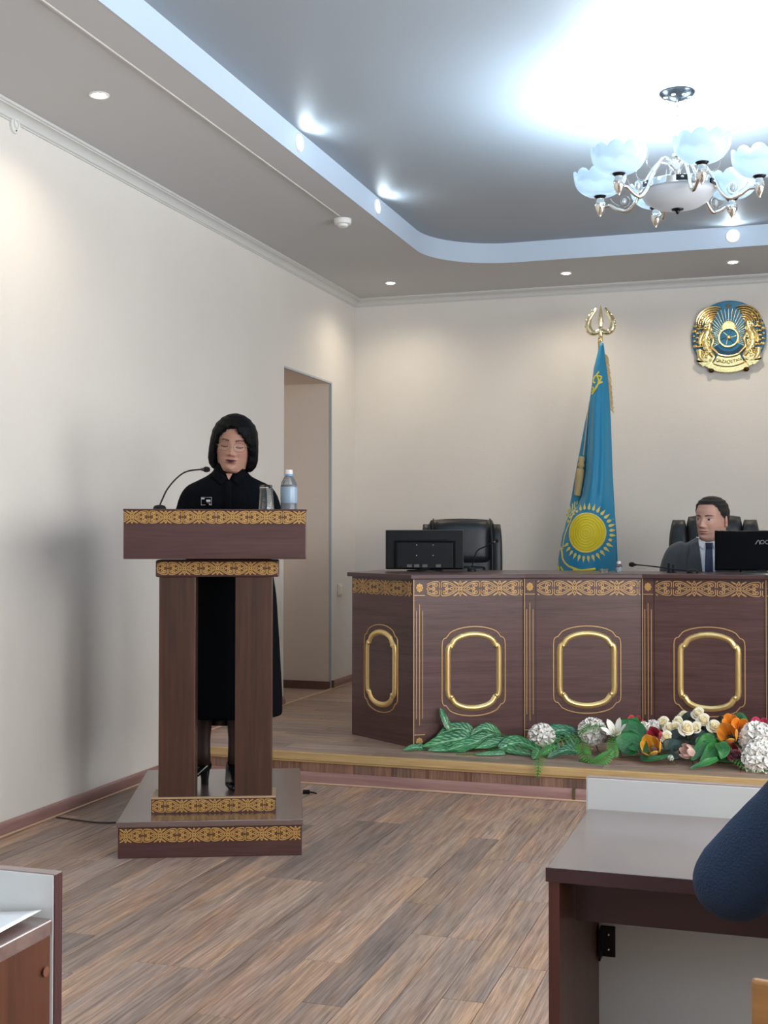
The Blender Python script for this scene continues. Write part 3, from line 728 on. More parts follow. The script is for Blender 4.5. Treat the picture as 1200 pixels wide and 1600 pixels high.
# loose papers read by the speaker
t = thing('paper_sheet', 'white sheet of paper lying on the lectern desk', 'paper', lloc(0.02, 0.36, ZL), LA)
MB().grid(lambda u, v_: (-0.105+0.21*u, -0.08+0.15*v_*0.9, 0.0012+0.004*math.sin(u*PI)*v_), 8, 8).build('sheet', mat('paper', rgb(236, 238, 242), 0.7), t, 60, 0, 0.0004)

# power cable on the floor at the lectern
cpts = [(-2.94, 4.80, 0.004), (-2.80, 4.70, 0.004), (-2.62, 4.56, 0.004), (-2.48, 4.47, 0.004), (-2.42, 4.43, 0.004)]
cpts = [tuple(at_z(p[0], p[1], 0.004)) for p in ((88, 1277), (112, 1280), (140, 1284), (165, 1285.5), (181, 1285))]
tag(MB().tube(spline(cpts, 6), 0.0035, 6).build('power_cable', mat('cable_grey', rgb(70, 66, 64), 0.5), None, 60), 'thin dark cable on the floor running from the baseboard to the lectern', 'cable')
c2 = at_z(480, 1240, 0.004)
pl = MB(); 
t = thing('cable_plug', 'small black cable plug on the floor behind the lectern platform', 'plug', (c2.x, c2.y, 0), 0.3)
MB().tube([(-0.02, 0, 0.012), (0.012, 0, 0.012)], 0.010, 10).build('plug_body', M_BLACKP, t, 50)
MB().tube([(0.010, 0, 0.012), (0.03, 0.002, 0.008), (0.045, 0.0, 0.004)], 0.0035, 6).build('cord', M_BLACKP, t, 50)

# ------------------------------------------------------------------ judges' bench (concave, seven faces)
bench = thing('judges_bench', 'long dark mahogany bench with gold oval frames and carved gold frieze', 'bench', (-0.385, 6.47, ZS))
BO = Vector((-0.385, 6.47, ZS))
PA, PB, PC, PD = Vector((-2.198, 6.259, 0)), Vector((-1.7645, 5.9417, 0)), Vector((-1.27, 6.2815, 0)), Vector((-0.69, 6.47, 0))
mir = lambda p: Vector((-0.77-p.x, p.y, 0))
PTS = [PA, PB, PC, PD, mir(PD), mir(PC), mir(PB), mir(PA)]
BZ = 0.992-ZS                                     # underside of the worktop, above the stage
M_GOLD_SIDE = M_GOLD
def oval(a, b):
    """arched frame outline with notched corners; half width a, half height b"""
    q = []
    g = min(1.0, a/0.17); s_ = b-0.074; nx, nz = a-0.022*g, s_+0.020
    q += [(a, 0.0), (a, s_*0.5), (a, s_-0.02), (a-0.002, s_+0.002), (a-0.007*g, s_+0.012), (a-0.014*g, s_+0.018)]
    q += [(nx-0.001, nz-0.001), (nx-0.005, nz+0.005)]
    n = 9
    for k in range(1, n+1):
        t_ = k/n; x = (nx-0.005)*(1-t_)**1.0; z = nz+0.005+(b-nz-0.005)*math.sin(math.acos(min(1, x/(nx-0.005))))**1.15
        q.append((x, z))
    r = q+[(-x, z) for x, z in reversed(q[:-1])]          # right side up, over the arch, left side down
    r = r+[(x, -z) for x, z in reversed(r[1:-1])]
    return r
def bench_face(P, Q, pil, frame, star, label):
    d = (Q-P); W = d.length; e = d.normalized(); nrm = Vector((e.y, -e.x, 0))
    P_ = P-BO; P_.z = 0
    fn = lambda x, z, h: tuple(P_+e*x+nrm*h+Vector((0, 0, z)))
    def fbox(name, x0, x1, z0, z1, h0, h1, m, par=bench, bev=0.0):
        mb = MB(); mb.prism([(x0, z0), (x1, z0), (x1, z1), (x0, z1)], h0, h1, fn); return mb.build(name, m, par, None, bev)
    pan = fbox('front_panel', pil if pil else 0.0, W, 0.0, BZ, -0.022, 0.0, M_BENCH[label])
    if pil:
        p = fbox('pilaster', 0.0, pil-0.002, 0.0, BZ, -0.022, 0.006, M_BENCH[label])
        for k, (dx, z0, z1) in enumerate(((-0.0165, 0.145, 0.685), (0.0, 0.112, 0.717), (0.0165, 0.145, 0.685))):
            MB().ribbon([(pil/2+dx, z0), (pil/2+dx, z1)], 0.0042, fn, 0.005, 0.0085).build('gold_flute', M_GOLD_LINE, p)
        for zz in (0.065, 0.762):
            MB().ribbon([(0.006, zz), (pil-0.004, zz)], 0.0050, fn, 0.005, 0.0085).build('gold_bar', M_GOLD_LINE, p)
        for zz in (0.030, 0.800):
            r = MB(); q = []
            for k in range(48):
                a = 2*PI*k/48; rr = 0.0190*(0.93+0.09*math.cos(8*a)); q.append((pil/2+rr*math.cos(a)*0.95, zz+rr*math.sin(a)*1.15))
            r.prism(q, 0.005, 0.0085, fn)
            r.ribbon([(pil/2+0.011*math.cos(2*PI*k/20), zz+0.013*math.sin(2*PI*k/20)) for k in range(20)], 0.003, fn, 0.0085, 0.012, True)
            r.ribbon([(pil/2+0.004*math.cos(2*PI*k/8), zz+0.005*math.sin(2*PI*k/8)) for k in range(8)], 0.003, fn, 0.0085, 0.014, True)
            r.build('gold_rosette', M_GOLD_CARVE, p, 40)
        MB().ribbon([(0.003, 0.0), (0.003, BZ)], 0.0055, fn, 0.004, 0.008).build('gold_edge', M_GOLD_LINE, p)
    x0 = (pil+0.004) if pil else 0.006
    ornament(x0, W-0.006, BZ-0.050, 0.078, star[1], star[0], fn, 0.0050, -0.001, 0.0035).build('carved_frieze', M_GOLD_LINE, bench, 50)
    cx, a, b = frame
    zc = 0.522-ZS
    fr = MB().ribbon([(cx+x, zc+z) for x, z in oval(a, b)], 0.0062, fn, -0.001, 0.004, True).build('thin_oval_frame', M_GOLD_LINE, bench, 60)
    a2, b2 = a-0.031*min(1, a/0.17)-0.002, b-0.040
    ol = oval(a2, b2); mb = MB(); n = len(ol); secs = []
    for i in range(n):
        p0, p1 = ol[i-1], ol[(i+1) % n]; dx, dz = p1[0]-p0[0], p1[1]-p0[1]; l = math.hypot(dx, dz); nx, nz = -dz/l, dx/l
        x, z = ol[i]; wd = 0.0170
        secs.append([fn(cx+x+nx*wd*u, zc+z+nz*wd*u, h) for u, h in ((-1, -0.002), (-0.8, 0.006), (-0.35, 0.011), (0.1, 0.012), (0.5, 0.008), (0.75, 0.003), (1, -0.002))])
    secs.append(secs[0]); mb.rings(secs, True, False); mb.build('oval_moulding', M_GOLD, bench, 60)
    for sx in (-1, 1):
        for sz in (-1, 1):
            s_ = b2-0.074
            MB().ell(fn(cx+sx*(a2-0.016*min(1, a2/0.14)), zc+sz*(s_+0.014), 0.005), 0.0115, 10, 8).build('corner_bead', M_GOLD, bench, 60)
    fp = MB(); fp.prism([(cx+x, zc+z) for x, z in oval(a2-0.012, b2-0.012)][::-1], -0.001, 0.0015, fn); fp.build('oval_field', M_BENCH[label], bench)
M_BENCH = {}
for lbl in ('side', 'front', 'other'):
    M_BENCH[lbl] = wood('mahogany_'+lbl, rgb(66, 42, 40), rgb(96, 66, 63), 'z', 0.36, 0.8, 0, 0.01)
# grain runs level along the faces: stretch the noise in x and y, keep it fine in z
for m in M_BENCH.values():
    for nd in m.node_tree.nodes:
        if nd.type == 'MAPPING': nd.inputs['Scale'].default_value = (1.6, 1.6, 34)
W1 = (PC-PB).length
bench_face(PA, PB, 0, (0.265, 0.147, 0.226), (0.10, 0.205), 'side')
bench_face(PB, PC, 0.066, (0.325, 0.171, 0.226), (0.252, 0.215), 'front')
bench_face(PC, PD, 0.062, (0.326, 0.173, 0.224), (0.262, 0.218), 'front')
bench_face(PD, PTS[4], 0.062, (0.334, 0.174, 0.226), (0.262, 0.218), 'front')
bench_face(PTS[4], PTS[5], 0.062, (0.326, 0.173, 0.224), (0.262, 0.218), 'front')
bench_face(PTS[5], PTS[6], 0.062, (0.325, 0.171, 0.226), (0.262, 0.215), 'front')
bench_face(PTS[6], PTS[7], 0, (0.265, 0.147, 0.226), (0.10, 0.205), 'side')
# worktop: the front outline pushed out a little, the back 0.62 m behind
def off(i, dist):
    a = PTS[max(0, i-1)]; b_ = PTS[min(len(PTS)-1, i+1)]; p = PTS[i]
    ns = []
    if i > 0: e = (p-a).normalized(); ns.append(Vector((e.y, -e.x, 0)))
    if i < len(PTS)-1: e = (b_-p).normalized(); ns.append(Vector((e.y, -e.x, 0)))
    n = sum(ns, Vector()).normalized(); k = dist/max(0.4, n.dot(ns[0]))
    return p+n*k
fr_ = [off(i, 0.028) for i in range(8)]
fr_[0] = PA+Vector((-0.03, 0.0, 0)); fr_[7] = mir(fr_[0])
bk = [Vector((-2.19, 6.86, 0)), Vector((-1.62, 6.93, 0)), Vector((-0.385, 7.06, 0))]; bk += [mir(bk[1]), mir(bk[0])]
poly = [(p.x-BO.x, p.y-BO.y) for p in fr_+bk[::-1]]
def top_poly(z0, z1, ps, name, m):
    mb = MB(); n = len(ps); mb.prism(ps, z0, z1); bm_o = mb.build(name, m, bench, None, 0.003); return bm_o
top_poly(BZ, BZ+0.022, poly, 'worktop', M_TOPWOOD)
# inner shelf and end supports so that the bench stands from every side
for p in (bk[0], bk[4]):
    s_ = 1 if p.x < -0.385 else -1
    x = p.x-BO.x
    box('end_panel', min(x+0.02*s_, x+0.042*s_), max(x+0.02*s_, x+0.042*s_), PA.y-BO.y+0.01, p.y-BO.y-0.02, 0.0, BZ, M_BENCH['other'], bench)
ZBT = 0.992+0.022

# ------------------------------------------------------------------ monitors
M_SCREENB = mat('satin_black', rgb(3, 4, 8), 0.4, spec=0.08)
def monitor(name, label, loc, rz, wd, ht, logo=False):
    t = thing(name, label, 'monitor', loc, rz)           # local -y faces the audience (the back of the screen)
    z0 = 0.012 if not logo else 0.018
    MB().prism([(-wd/2, z0), (wd/2, z0), (wd/2, z0+ht), (-wd/2, z0+ht)], -0.012, 0.012, lambda x, z, h: (x, h, z)).build('screen_housing', M_SCREENB if logo else M_BLACKP, t, None, 0.006)
    box('bezel', -wd/2-0.002, wd/2+0.002, 0.010, 0.018, z0-0.002, z0+ht+0.002, mat('grey_bezel', rgb(72, 74, 76), 0.35) if not logo else M_SCREENB, t, 0.003)
    if not logo:
        mb = MB(); a, b = wd*0.36, wd*0.40
        zz0, zz1 = z0+0.004, z0+ht*0.68
        mb.rings([[(-b, -0.012, zz0), (b, -0.012, zz0), (b, -0.012, zz1+0.012), (-b, -0.012, zz1+0.012)], [(-a, -0.036, zz0), (a, -0.036, zz0), (a, -0.036, zz1), (-a, -0.036, zz1)]])
        mb.build('back_hump', M_BLACKP, t, None, 0.003)
        box('vent_slot', -wd*0.36, wd*0.30, -0.0150, -0.011, z0+ht*0.745, z0+ht*0.757, M_BLACKG, t)
        for sx in (-0.045, 0.045):
            for sz in (0.35, 0.62):
                M = Matrix.Rotation(PI/2, 3, 'X'); MB().lathe([(0, 0), (0.003, 0), (0.003, 0.002), (0, 0.002)], 10, (sx, -0.0365, z0+ht*sz), M).build('screw', M_CHROME, t)
        for k, sx in enumerate((-0.085, -0.045, 0.0, 0.075)):
            box('port', sx-0.014, sx+0.014, -0.040, -0.030, z0+0.010, z0+0.026, mat('port_grey', rgb(92, 92, 92), 0.5), t, 0.001)
        box('stand_neck', -0.03, 0.03, -0.03, -0.005, 0.004, z0+0.05, M_BLACKP, t, 0.004)
        MB().lathe([(0, 0), (0.10, 0), (0.10, 0.006), (0.02, 0.012), (0, 0.012)], 32, (0, -0.01, 0)).build('stand_base', M_BLACKP, t, 40)
    else:
        fn = lambda x, z, h: (x, -0.012-h, z); lz = z0+ht*0.71
        M = Matrix.Translation((0.012, -0.0125, lz)) @ Matrix.Rotation(PI/2, 4, 'X')
        lg = mat('logo_grey', rgb(126, 128, 132), 0.4)
        text_mesh('OC', 0.030, 'maker_lettering', lg, t, M, 0.0006)
        MB().ribbon([(-0.033, lz-0.0105), (-0.0205, lz+0.0105), (-0.0155, lz+0.0105), (-0.0105, lz-0.0105)], 0.0042, fn, 0.0, 0.0012).build('maker_lettering', lg, t)
        for sx in (-wd/2+0.02, -wd/2+0.055, 0.06, 0.085):
            MB().ell((sx, 0.002, z0+ht+0.001), (0.006, 0.004, 0.002), 8, 6).build('top_clip', M_CHROME, t, 60)
        box('stand_neck', -0.025, 0.025, -0.011, 0.02, 0.006, z0+0.01, M_BLACKP, t, 0.003)
        MB().lathe([(0, 0), (0.11, 0), (0.11, 0.005), (0.03, 0.012), (0, 0.012)], 36).build('stand_base', mat('silver_stand', rgb(120, 120, 118), 0.3, 0.6), t, 40)
    return t
mL, mR = at_y(603, 870, 6.53), at_y(724, 870, 6.66)
c = (mL+mR)/2; rz = math.atan2(mR.y-mL.y, mR.x-mL.x); wd = math.hypot(mR.x-mL.x, mR.y-mL.y)
monitor('monitor', 'black monitor seen from behind at the empty end of the bench', (c.x, c.y, ZBT), rz, wd, 0.215)
mL = at_y(1117, 870, 6.66)
monitor('monitor', 'glossy black monitor in front of the seated man', (mL.x+0.235, mL.y+0.02, ZBT), 0.03, 0.47, 0.205, True)

goose_mic('gooseneck_microphone', 'grey gooseneck microphone before the empty chair', [(0.004, 0, 0.035), (0.018, 0, 0.085), (0.036, 0, 0.118), (0.085, 0, 0.142), (0.124, 0, 0.160)], (1, 0, 0.45), (at_y(737, 903, 6.6).x, 6.6, ZBT), 0.009, 0.026, mat('mic_silver', rgb(140, 128, 124), 0.35, 0.5), 0.024)
mh = at_y(988, 887, 6.70); mbp = at_y(1082, 903, 6.70)
dx = mh.x-mbp.x
goose_mic('gooseneck_microphone', 'black gooseneck microphone lying low across the bench before the seated man', [(dx*0.08, 0, 0.014), (dx*0.35, 0, 0.022), (dx*0.7, 0, 0.036), (dx*0.93, 0, 0.042)], (-1, 0, 0.05), (mbp.x, 6.70, ZBT), 0.012, 0.036, None, 0.03)
cl_ = at_y(1049, 893, 6.74)
t = thing('desk_stand', 'small black clamp stand on the bench beside the low microphone', 'stand', (cl_.x, 6.745, ZBT))
box('foot', -0.022, 0.022, -0.02, 0.02, 0, 0.006, M_BLACKP, t, 0.002)
box('jaw', -0.020, -0.006, -0.010, 0.010, 0.005, 0.052, M_BLACKP, t, 0.002); box('jaw', 0.004, 0.016, -0.010, 0.010, 0.005, 0.044, M_BLACKP, t, 0.002)
sb = at_y(967, 895, 6.78)
t = thing('water_bottle', 'small clear bottle with a white cap on the bench in front of the flag', 'bottle', (sb.x, 6.78, ZBT))
MB().lathe([(0, 0), (0.016, 0), (0.017, 0.003), (0.017, 0.030), (0.012, 0.042), (0.009, 0.046), (0, 0.046)], 20).build('bottle_body', M_GLASS, t, 40)
MB().lathe([(0.0173, 0.006), (0.0175, 0.007), (0.0175, 0.026), (0.0173, 0.027)], 20, cap=False).build('bottle_label', mat('grey_label', rgb(150, 160, 170), 0.4), t, 40)
MB().lathe([(0, 0.044), (0.0115, 0.044), (0.0115, 0.058), (0, 0.059)], 18).build('cap', M_WHITE, t, 40)
sb = at_y(944, 899, 6.72)
t = thing('glass_dish', 'low clear glass dish on the bench beside the small bottle', 'dish', (sb.x, 6.72, ZBT))
MB().lathe([(0, 0.0), (0.024, 0.0), (0.028, 0.018), (0.0265, 0.018), (0.022, 0.004), (0, 0.004)], 24).build('bowl', M_GLASS, t, 40)

# ------------------------------------------------------------------ executive chairs
def puff(mb, x0, x1, z0, z1, y0, bulge, edge=0.03, tilt=0.0, n=14, top_round=0.0, crown=0.0):
    """a leather cushion standing upright, bulging forwards (-y)"""
    rings = []
    for i in range(n+1):
        v_ = i/n; z = z0+(z1-z0)*v_; ring = []
        ev = (1-(2*v_-1)**6)**0.5 if abs(2*v_-1) < 1 else 0
        for k in range(28):
            a = 2*PI*k/28; ca, sa = math.cos(a), math.sin(a)
            X = math.copysign(abs(ca)**0.45, ca); Y = math.copysign(abs(sa)**0.8, sa)
            hw = (x1-x0)/2*(1-top_round*max(0, v_-0.72)**2/0.0784)
            zz = z+crown*(1-X*X)*max(0, v_-0.5)*2
            th = (bulge if Y < 0 else edge)*(0.25+0.75*ev)
            ring.append(((x0+x1)/2+X*hw*(0.94+0.06*ev), y0+Y*th+tilt*(z-z0), zz))
        rings.append(ring)
    return mb.rings(rings)
def chair_base(t, y_=0.0):
    MB().lathe([(0, 0.10), (0.03, 0.10), (0.03, 0.28), (0.02, 0.28), (0.02, 0.40), (0, 0.40)], 16, (0, y_, 0)).build('gas_column', M_DARKMETAL, t, 40)
    for k in range(5):
        a = 2*PI*k/5+0.3; ca, sa = math.cos(a), math.sin(a)
        leg = MB().tube([(0.02*ca, y_+0.02*sa, 0.115), (0.16*ca, y_+0.16*sa, 0.095), (0.28*ca, y_+0.28*sa, 0.070)], [0.026, 0.022, 0.016], 10).build('base_leg', M_BLACKP, t, 50)
        MB().lathe([(0, -0.018), (0.026, -0.018), (0.028, -0.01), (0.028, 0.01), (0.026, 0.018), (0, 0.018)], 16, (0.28*ca, y_+0.28*sa, 0.029), Matrix.Rotation(PI/2, 3, 'X')).build('caster', M_BLACKP, leg, 40)
def exec_chair(label, loc, rz, style):
    t = thing('executive_chair', label, 'chair', loc, rz)
    chair_base(t, 0.0)
    mb = MB(); n = 12; rings = []
    for i in range(n+1):
        v_ = i/n; z = 0.40+0.12*v_; ev = (1-(2*v_-1)**4)**0.5 if 0 < v_ < 1 else 0.0
        rings.append([(0.255*(0.85+0.15*ev)*math.copysign(abs(math.cos(a))**0.45, math.cos(a)), 0.25*(0.85+0.15*ev)*math.copysign(abs(math.sin(a))**0.45, math.sin(a))-0.02, z) for a in [2*PI*k/32 for k in range(32)]])
    mb.rings(rings).build('seat', M_LEATHER, t, 60)
    zt = 1.165
    if style == 0:
        puff(MB(), -0.225, 0.225, 0.50, zt-0.005, 0.20, 0.075, 0.05, 0.06, 18, 0.10, 0.01).build('backrest', M_LEATHER, t, 60)
        for z0, z1 in ((0.55, 0.80), (0.80, 0.885)):
            puff(MB(), -0.150, 0.150, z0, z1-0.004, 0.155+0.06*(z0-0.5), 0.055, 0.03, 0.06, 8).build('back_cushion', M_LEATHER, t, 60)
        puff(MB(), -0.175, 0.175, 0.89, zt-0.012, 0.155+0.02, 0.060, 0.03, 0.06, 10, 0.05, 0.01).build('headrest_cushion', M_LEATHER, t, 60)
        for s_ in (-1, 1):
            puff(MB(), s_*0.215-0.035, s_*0.215+0.035, 0.52, zt-0.03, 0.17, 0.085, 0.05, 0.06, 16, 0.3).build('side_bolster', M_LEATHER, t, 60)
            MB().tube(spline([(s_*0.180, 0.085, 0.56), (s_*0.182, 0.088, 0.80), (s_*0.182, 0.100, 1.02), (s_*0.178, 0.14, zt-0.02), (s_*0.174, 0.21, zt+0.002)], 6), 0.005, 8).build('piping', M_LEATHER, t, 60)
    else:
        puff(MB(), -0.23, 0.23, 0.50, zt-0.06, 0.22, 0.05, 0.05, 0.06, 14, 0.1).build('backrest', M_LEATHER, t, 60)
        puff(MB(), -0.165, 0.165, 0.52, zt+0.012, 0.16, 0.075, 0.05, 0.06, 16, 0.04, 0.012).build('back_cushion', M_LEATHER, t, 60)
        for s_ in (-1, 1):
            puff(MB(), s_*0.205-0.058, s_*0.205+0.058, 0.56, zt-0.006, 0.165, 0.085, 0.05, 0.06, 16, 0.35).build('wing_cushion', M_LEATHER, t, 60)
    for s_ in (-1, 1):
        a = MB().tube(spline([(s_*0.27, 0.17, 0.50), (s_*0.29, 0.14, 0.66), (s_*0.29, -0.02, 0.70), (s_*0.28, -0.18, 0.68), (s_*0.27, -0.20, 0.60), (s_*0.25, -0.12, 0.46)], 6), 0.020, 10).build('armrest', M_BLACKP, t, 60)
        MB().tube([(s_*0.29, 0.10, 0.705), (s_*0.29, -0.15, 0.705)], 0.030, 10).build('arm_pad', M_LEATHER, a, 60)
    return t
ch = at_y(728, 850, 7.30)
exec_chair('empty black leather executive chair behind the left monitor', (ch.x, 7.22, ZS), 0.28, 0)
ch = at_y(1118, 850, 7.50)
exec_chair('black leather executive chair with padded wings behind the seated man', (ch.x, 7.36, ZS), 0.05, 1)
# ------------------------------------------------------------------ state emblem on the back wall
EC = at_y(1138.5, 526.5, YB-0.02)
emb = thing('state_emblem', 'round blue and gold state emblem with winged horses on the back wall', 'emblem', (EC.x, YB, EC.z))
M_EBLUE = mat('emblem_blue', rgb(36, 106, 138), 0.3, 0.2)
M_EDARK = mat('emblem_dark_blue', rgb(22, 62, 86), 0.35, 0.2)
M_EGOLD = mat('emblem_gold', (0.88, 0.68, 0.30, 1), 0.20, 0.95, bump=0.25, bscale=90)
ef = lambda x, z, h: (x, -0.012-h, z)
def circ(r, n=64, cx=0, cz=0, rz_=None): return [(cx+r*math.cos(2*PI*k/n), cz+(rz_ or r)*math.sin(2*PI*k/n)) for k in range(n)]
MB().prism(circ(0.240, 72, 0, 0.004), -0.012, 0.010, ef).build('blue_disc', M_EBLUE, emb, 40, 0.004)
CZ = -0.005
for k in range(48):
    a = 2*PI*k/48; c_, s_ = math.cos(a), math.sin(a)
    if s_ < -0.55: continue
    r1 = 0.195 if s_ > 0.55 else 0.135
    MB().ribbon([(0.066*c_, CZ+0.066*s_), (r1*c_, CZ+r1*s_)], 0.0042, ef, 0.009, 0.013).build('ray', M_EGOLD, emb)
MB().ribbon(circ(0.062, 40, 0, CZ), 0.020, ef, 0.009, 0.030, True, 0.5).build('centre_ring', M_EGOLD, emb, 60)
MB().prism(circ(0.054, 40, 0, CZ), 0.009, 0.016, ef).build('centre_disc', M_EBLUE, emb)
for k in range(6):
    a = 2*PI*k/6
    MB().ribbon([(0.016*math.cos(a), CZ+0.016*math.sin(a)), (0.050*math.cos(a+0.2), CZ+0.050*math.sin(a+0.2))], 0.006, ef, 0.015, 0.021).build('roof_spoke', M_EDARK if k % 2 else M_EGOLD, emb)
MB().ell(ef(0, CZ, 0.016), (0.016, 0.012, 0.016), 16, 10).build('centre_boss', M_EGOLD, emb, 60)
MB().prism([(x*1.0, z) for x, z in [(-0.05, 0.062), (0.05, 0.062), (0.036, 0.100), (0.018, 0.112), (0, 0.118), (-0.018, 0.112), (-0.036, 0.100)]], 0.010, 0.024, lambda x, z, h: ef(x, z+CZ-0.004, h)).build('crest_fan', M_EGOLD, emb, None, 0.004)
sq = []
for k in range(10):
    a = PI/2+2*PI*k/10; r = 0.020 if k % 2 == 0 else 0.008; sq.append((r*math.cos(a), 0.206+r*math.sin(a)))
MB().prism(sq, 0.009, 0.020, ef).build('star', mat('emblem_star', rgb(96, 76, 30), 0.3, 0.7), emb)
for s_ in (-1, 1):
    # wing: nested curved feathers sweeping from the top to the shoulder
    for k in range(7):
        r = 0.118-0.0145*k
        pts = [(s_*(0.070+0.022+0.0*k+r*math.cos(a)*0.98-0.03), 0.098+r*math.sin(a)*0.92-0.004*k) for a in [math.radians(118-10*q-2*k) for q in range(15)]]
        pts = [(s_*(0.092+(r*math.cos(a))), 0.086+r*math.sin(a)) for a in [math.radians(112-k*3-9*q) for q in range(14)]]
        mb = MB(); n = len(pts); secs = []
        for i, (x, z) in enumerate(pts):
            a_ = pts[max(0, i-1)]; b_ = pts[min(n-1, i+1)]; dx, dz = b_[0]-a_[0], b_[1]-a_[1]; l = math.hypot(dx, dz); nx, nz = -dz/l, dx/l
            w2 = 0.0095*(0.35+0.65*math.sin(PI*min(1, (i+1.5)/n)))
            secs.append([ef(x+nx*w2, z+nz*w2, 0.008), ef(x+nx*w2*0.5, z+nz*w2*0.5, 0.030-0.002*k), ef(x-nx*w2*0.5, z-nz*w2*0.5, 0.032-0.002*k), ef(x-nx*w2, z-nz*w2, 0.008)])
        mb.rings(secs).build('wing_feather', M_EGOLD, emb, 40)
    for k in range(5):
        a = math.radians(20-16*k)
        MB().tube([ef(s_*x, z, 0.020) for x, z in spline([(0.158+0.010*math.sin(k), 0.070-0.040*k), (0.172, 0.062-0.040*k), (0.186, 0.072-0.040*k), (0.184, 0.084-0.040*k)], 4)], [0.009-0.0004*i for i in range(13)], 6).build('mane_lock', M_EGOLD, emb, 60)
    for k in range(13):
        cx_, cz_ = s_*(0.136+0.018*math.sin(k*2.3)), 0.085-0.0175*k; rr = 0.0105+0.002*math.sin(k*1.3)
        MB().tube([ef(cx_+s_*rr*(1-0.5*q/14)*math.cos(k+q*0.6), cz_+rr*(1-0.5*q/14)*math.sin(k+q*0.6), 0.040+0.004*math.cos(k)) for q in range(15)], 0.0042, 6).build('carved_curl', M_EGOLD, emb, 60)
    # horse: neck, head with muzzle, chest, bent foreleg and horn
    MB().tube([ef(s_*x, z, 0.016) for x, z in spline([(0.125, 0.10), (0.128, 0.06), (0.148, 0.015), (0.150, -0.04), (0.128, -0.09), (0.098, -0.13)], 5)], [0.018, 0.02, 0.022, 0.024, 0.026, 0.028, 0.03, 0.031, 0.032, 0.032, 0.032, 0.031, 0.03, 0.029, 0.028, 0.027, 0.026, 0.025, 0.024, 0.023, 0.022, 0.021, 0.02, 0.019, 0.018, 0.017], 10).build('horse_body', M_EGOLD, emb, 60)
    MB().tube([ef(s_*x, z, 0.026) for x, z in spline([(0.142, 0.055), (0.172, 0.020), (0.186, -0.020), (0.184, -0.045)], 5)], [0.017-0.0005*i for i in range(16)], 10).build('horse_head', M_EGOLD, emb, 60)
    MB().tube([ef(s_*x, z, 0.020) for x, z in spline([(0.122, 0.03), (0.100, -0.015), (0.110, -0.060), (0.082, -0.095), (0.062, -0.118)], 5)], [0.013-0.0003*i for i in range(21)], 8).build('foreleg', M_EGOLD, emb, 60)
    MB().tube([ef(s_*x, z, 0.018) for x, z in spline([(0.19, -0.08), (0.186, -0.12), (0.165, -0.155), (0.14, -0.17)], 5)], [0.020-0.0006*i for i in range(16)], 10).build('horn_cup', M_EGOLD, emb, 60)
    for k in range(14):
        a = math.radians(44-8.6*k); r = 0.228
        MB().ell(ef(s_*r*math.cos(a)*0.98, r*math.sin(a)+0.01, 0.014), (0.014+0.004*math.sin(k*2.1), 0.014, 0.011+0.003*math.cos(k*1.7)), 8, 6).build('mane_curl', M_EGOLD, emb, 60)
        MB().ell(ef(s_*0.202*math.cos(a-0.06), 0.202*math.sin(a-0.06)+0.01, 0.020), (0.015, 0.014, 0.010), 8, 6).build('mane_curl', M_EGOLD, emb, 60)
# dark fan below the centre and the ribbon with the name
MB().prism([(0.092*math.cos(a)*1.0, CZ+0.092*math.sin(a)) for a in [math.radians(215+110*k/14) for k in range(15)]]+[(0.132*math.cos(a), CZ+0.124*math.sin(a)) for a in [math.radians(325-110*k/14) for k in range(15)]], 0.008, 0.016, ef).build('shield_fan', M_EDARK, emb)
def arc_band(name, r0, r1, a0, a1, h0, h1, m, n=20, cz=0.02):
    inner = [(r0*math.cos(a), cz+r0*math.sin(a)) for a in [math.radians(a0+(a1-a0)*k/n) for k in range(n+1)]]
    outr = [(r1*math.cos(a), cz+r1*math.sin(a)) for a in [math.radians(a1-(a1-a0)*k/n) for k in range(n+1)]]
    return MB().prism(outr[::-1][::-1]+inner, h0, h1, ef).build(name, m, emb, None, 0.003)
arc_band('name_ribbon', 0.160, 0.222, 243, 297, 0.010, 0.034, M_EGOLD)
arc_band('ribbon_rim', 0.222, 0.262, 240, 300, 0.008, 0.026, M_EGOLD)
arc_band('ribbon_rim', 0.146, 0.158, 243, 297, 0.010, 0.040, M_EGOLD)
arc_band('ribbon_wing', 0.172, 0.262, 218, 240, 0.006, 0.026, M_EGOLD); arc_band('ribbon_wing', 0.172, 0.262, 300, 322, 0.006, 0.026, M_EGOLD)
for s_ in (-1, 1):
    MB().prism([(s_*x, z) for x, z in ([(0.125, -0.115), (0.200, -0.165), (0.216, -0.150), (0.165, -0.195), (0.118, -0.165)] )], 0.010, 0.030, ef).build('ribbon_fold', M_EGOLD, emb, None, 0.003)
    MB().ell(ef(s_*0.112, -0.222, 0.018), (0.020, 0.016, 0.016), 10, 8).build('ribbon_knot', mat('emblem_shade', rgb(70, 48, 26), 0.25, 0.9), emb, 60)  # knots in a dark metallic brown
txt = 'QAZAQSTAN'
M_ELET = mat('emblem_lettering', rgb(84, 58, 20), 0.5, 0.0)
for i, chx in enumerate(txt):
    a = math.radians(270+(i-4)*5.6); r = 0.191
    M = Matrix.Translation(ef(r*math.cos(a), 0.02+r*math.sin(a), 0.0370)) @ Matrix.Rotation(PI/2, 4, 'X') @ Matrix.Rotation(a+PI/2, 4, 'Z')
    text_mesh(chx, 0.029, 'letter', M_ELET, emb, M, 0.0015)

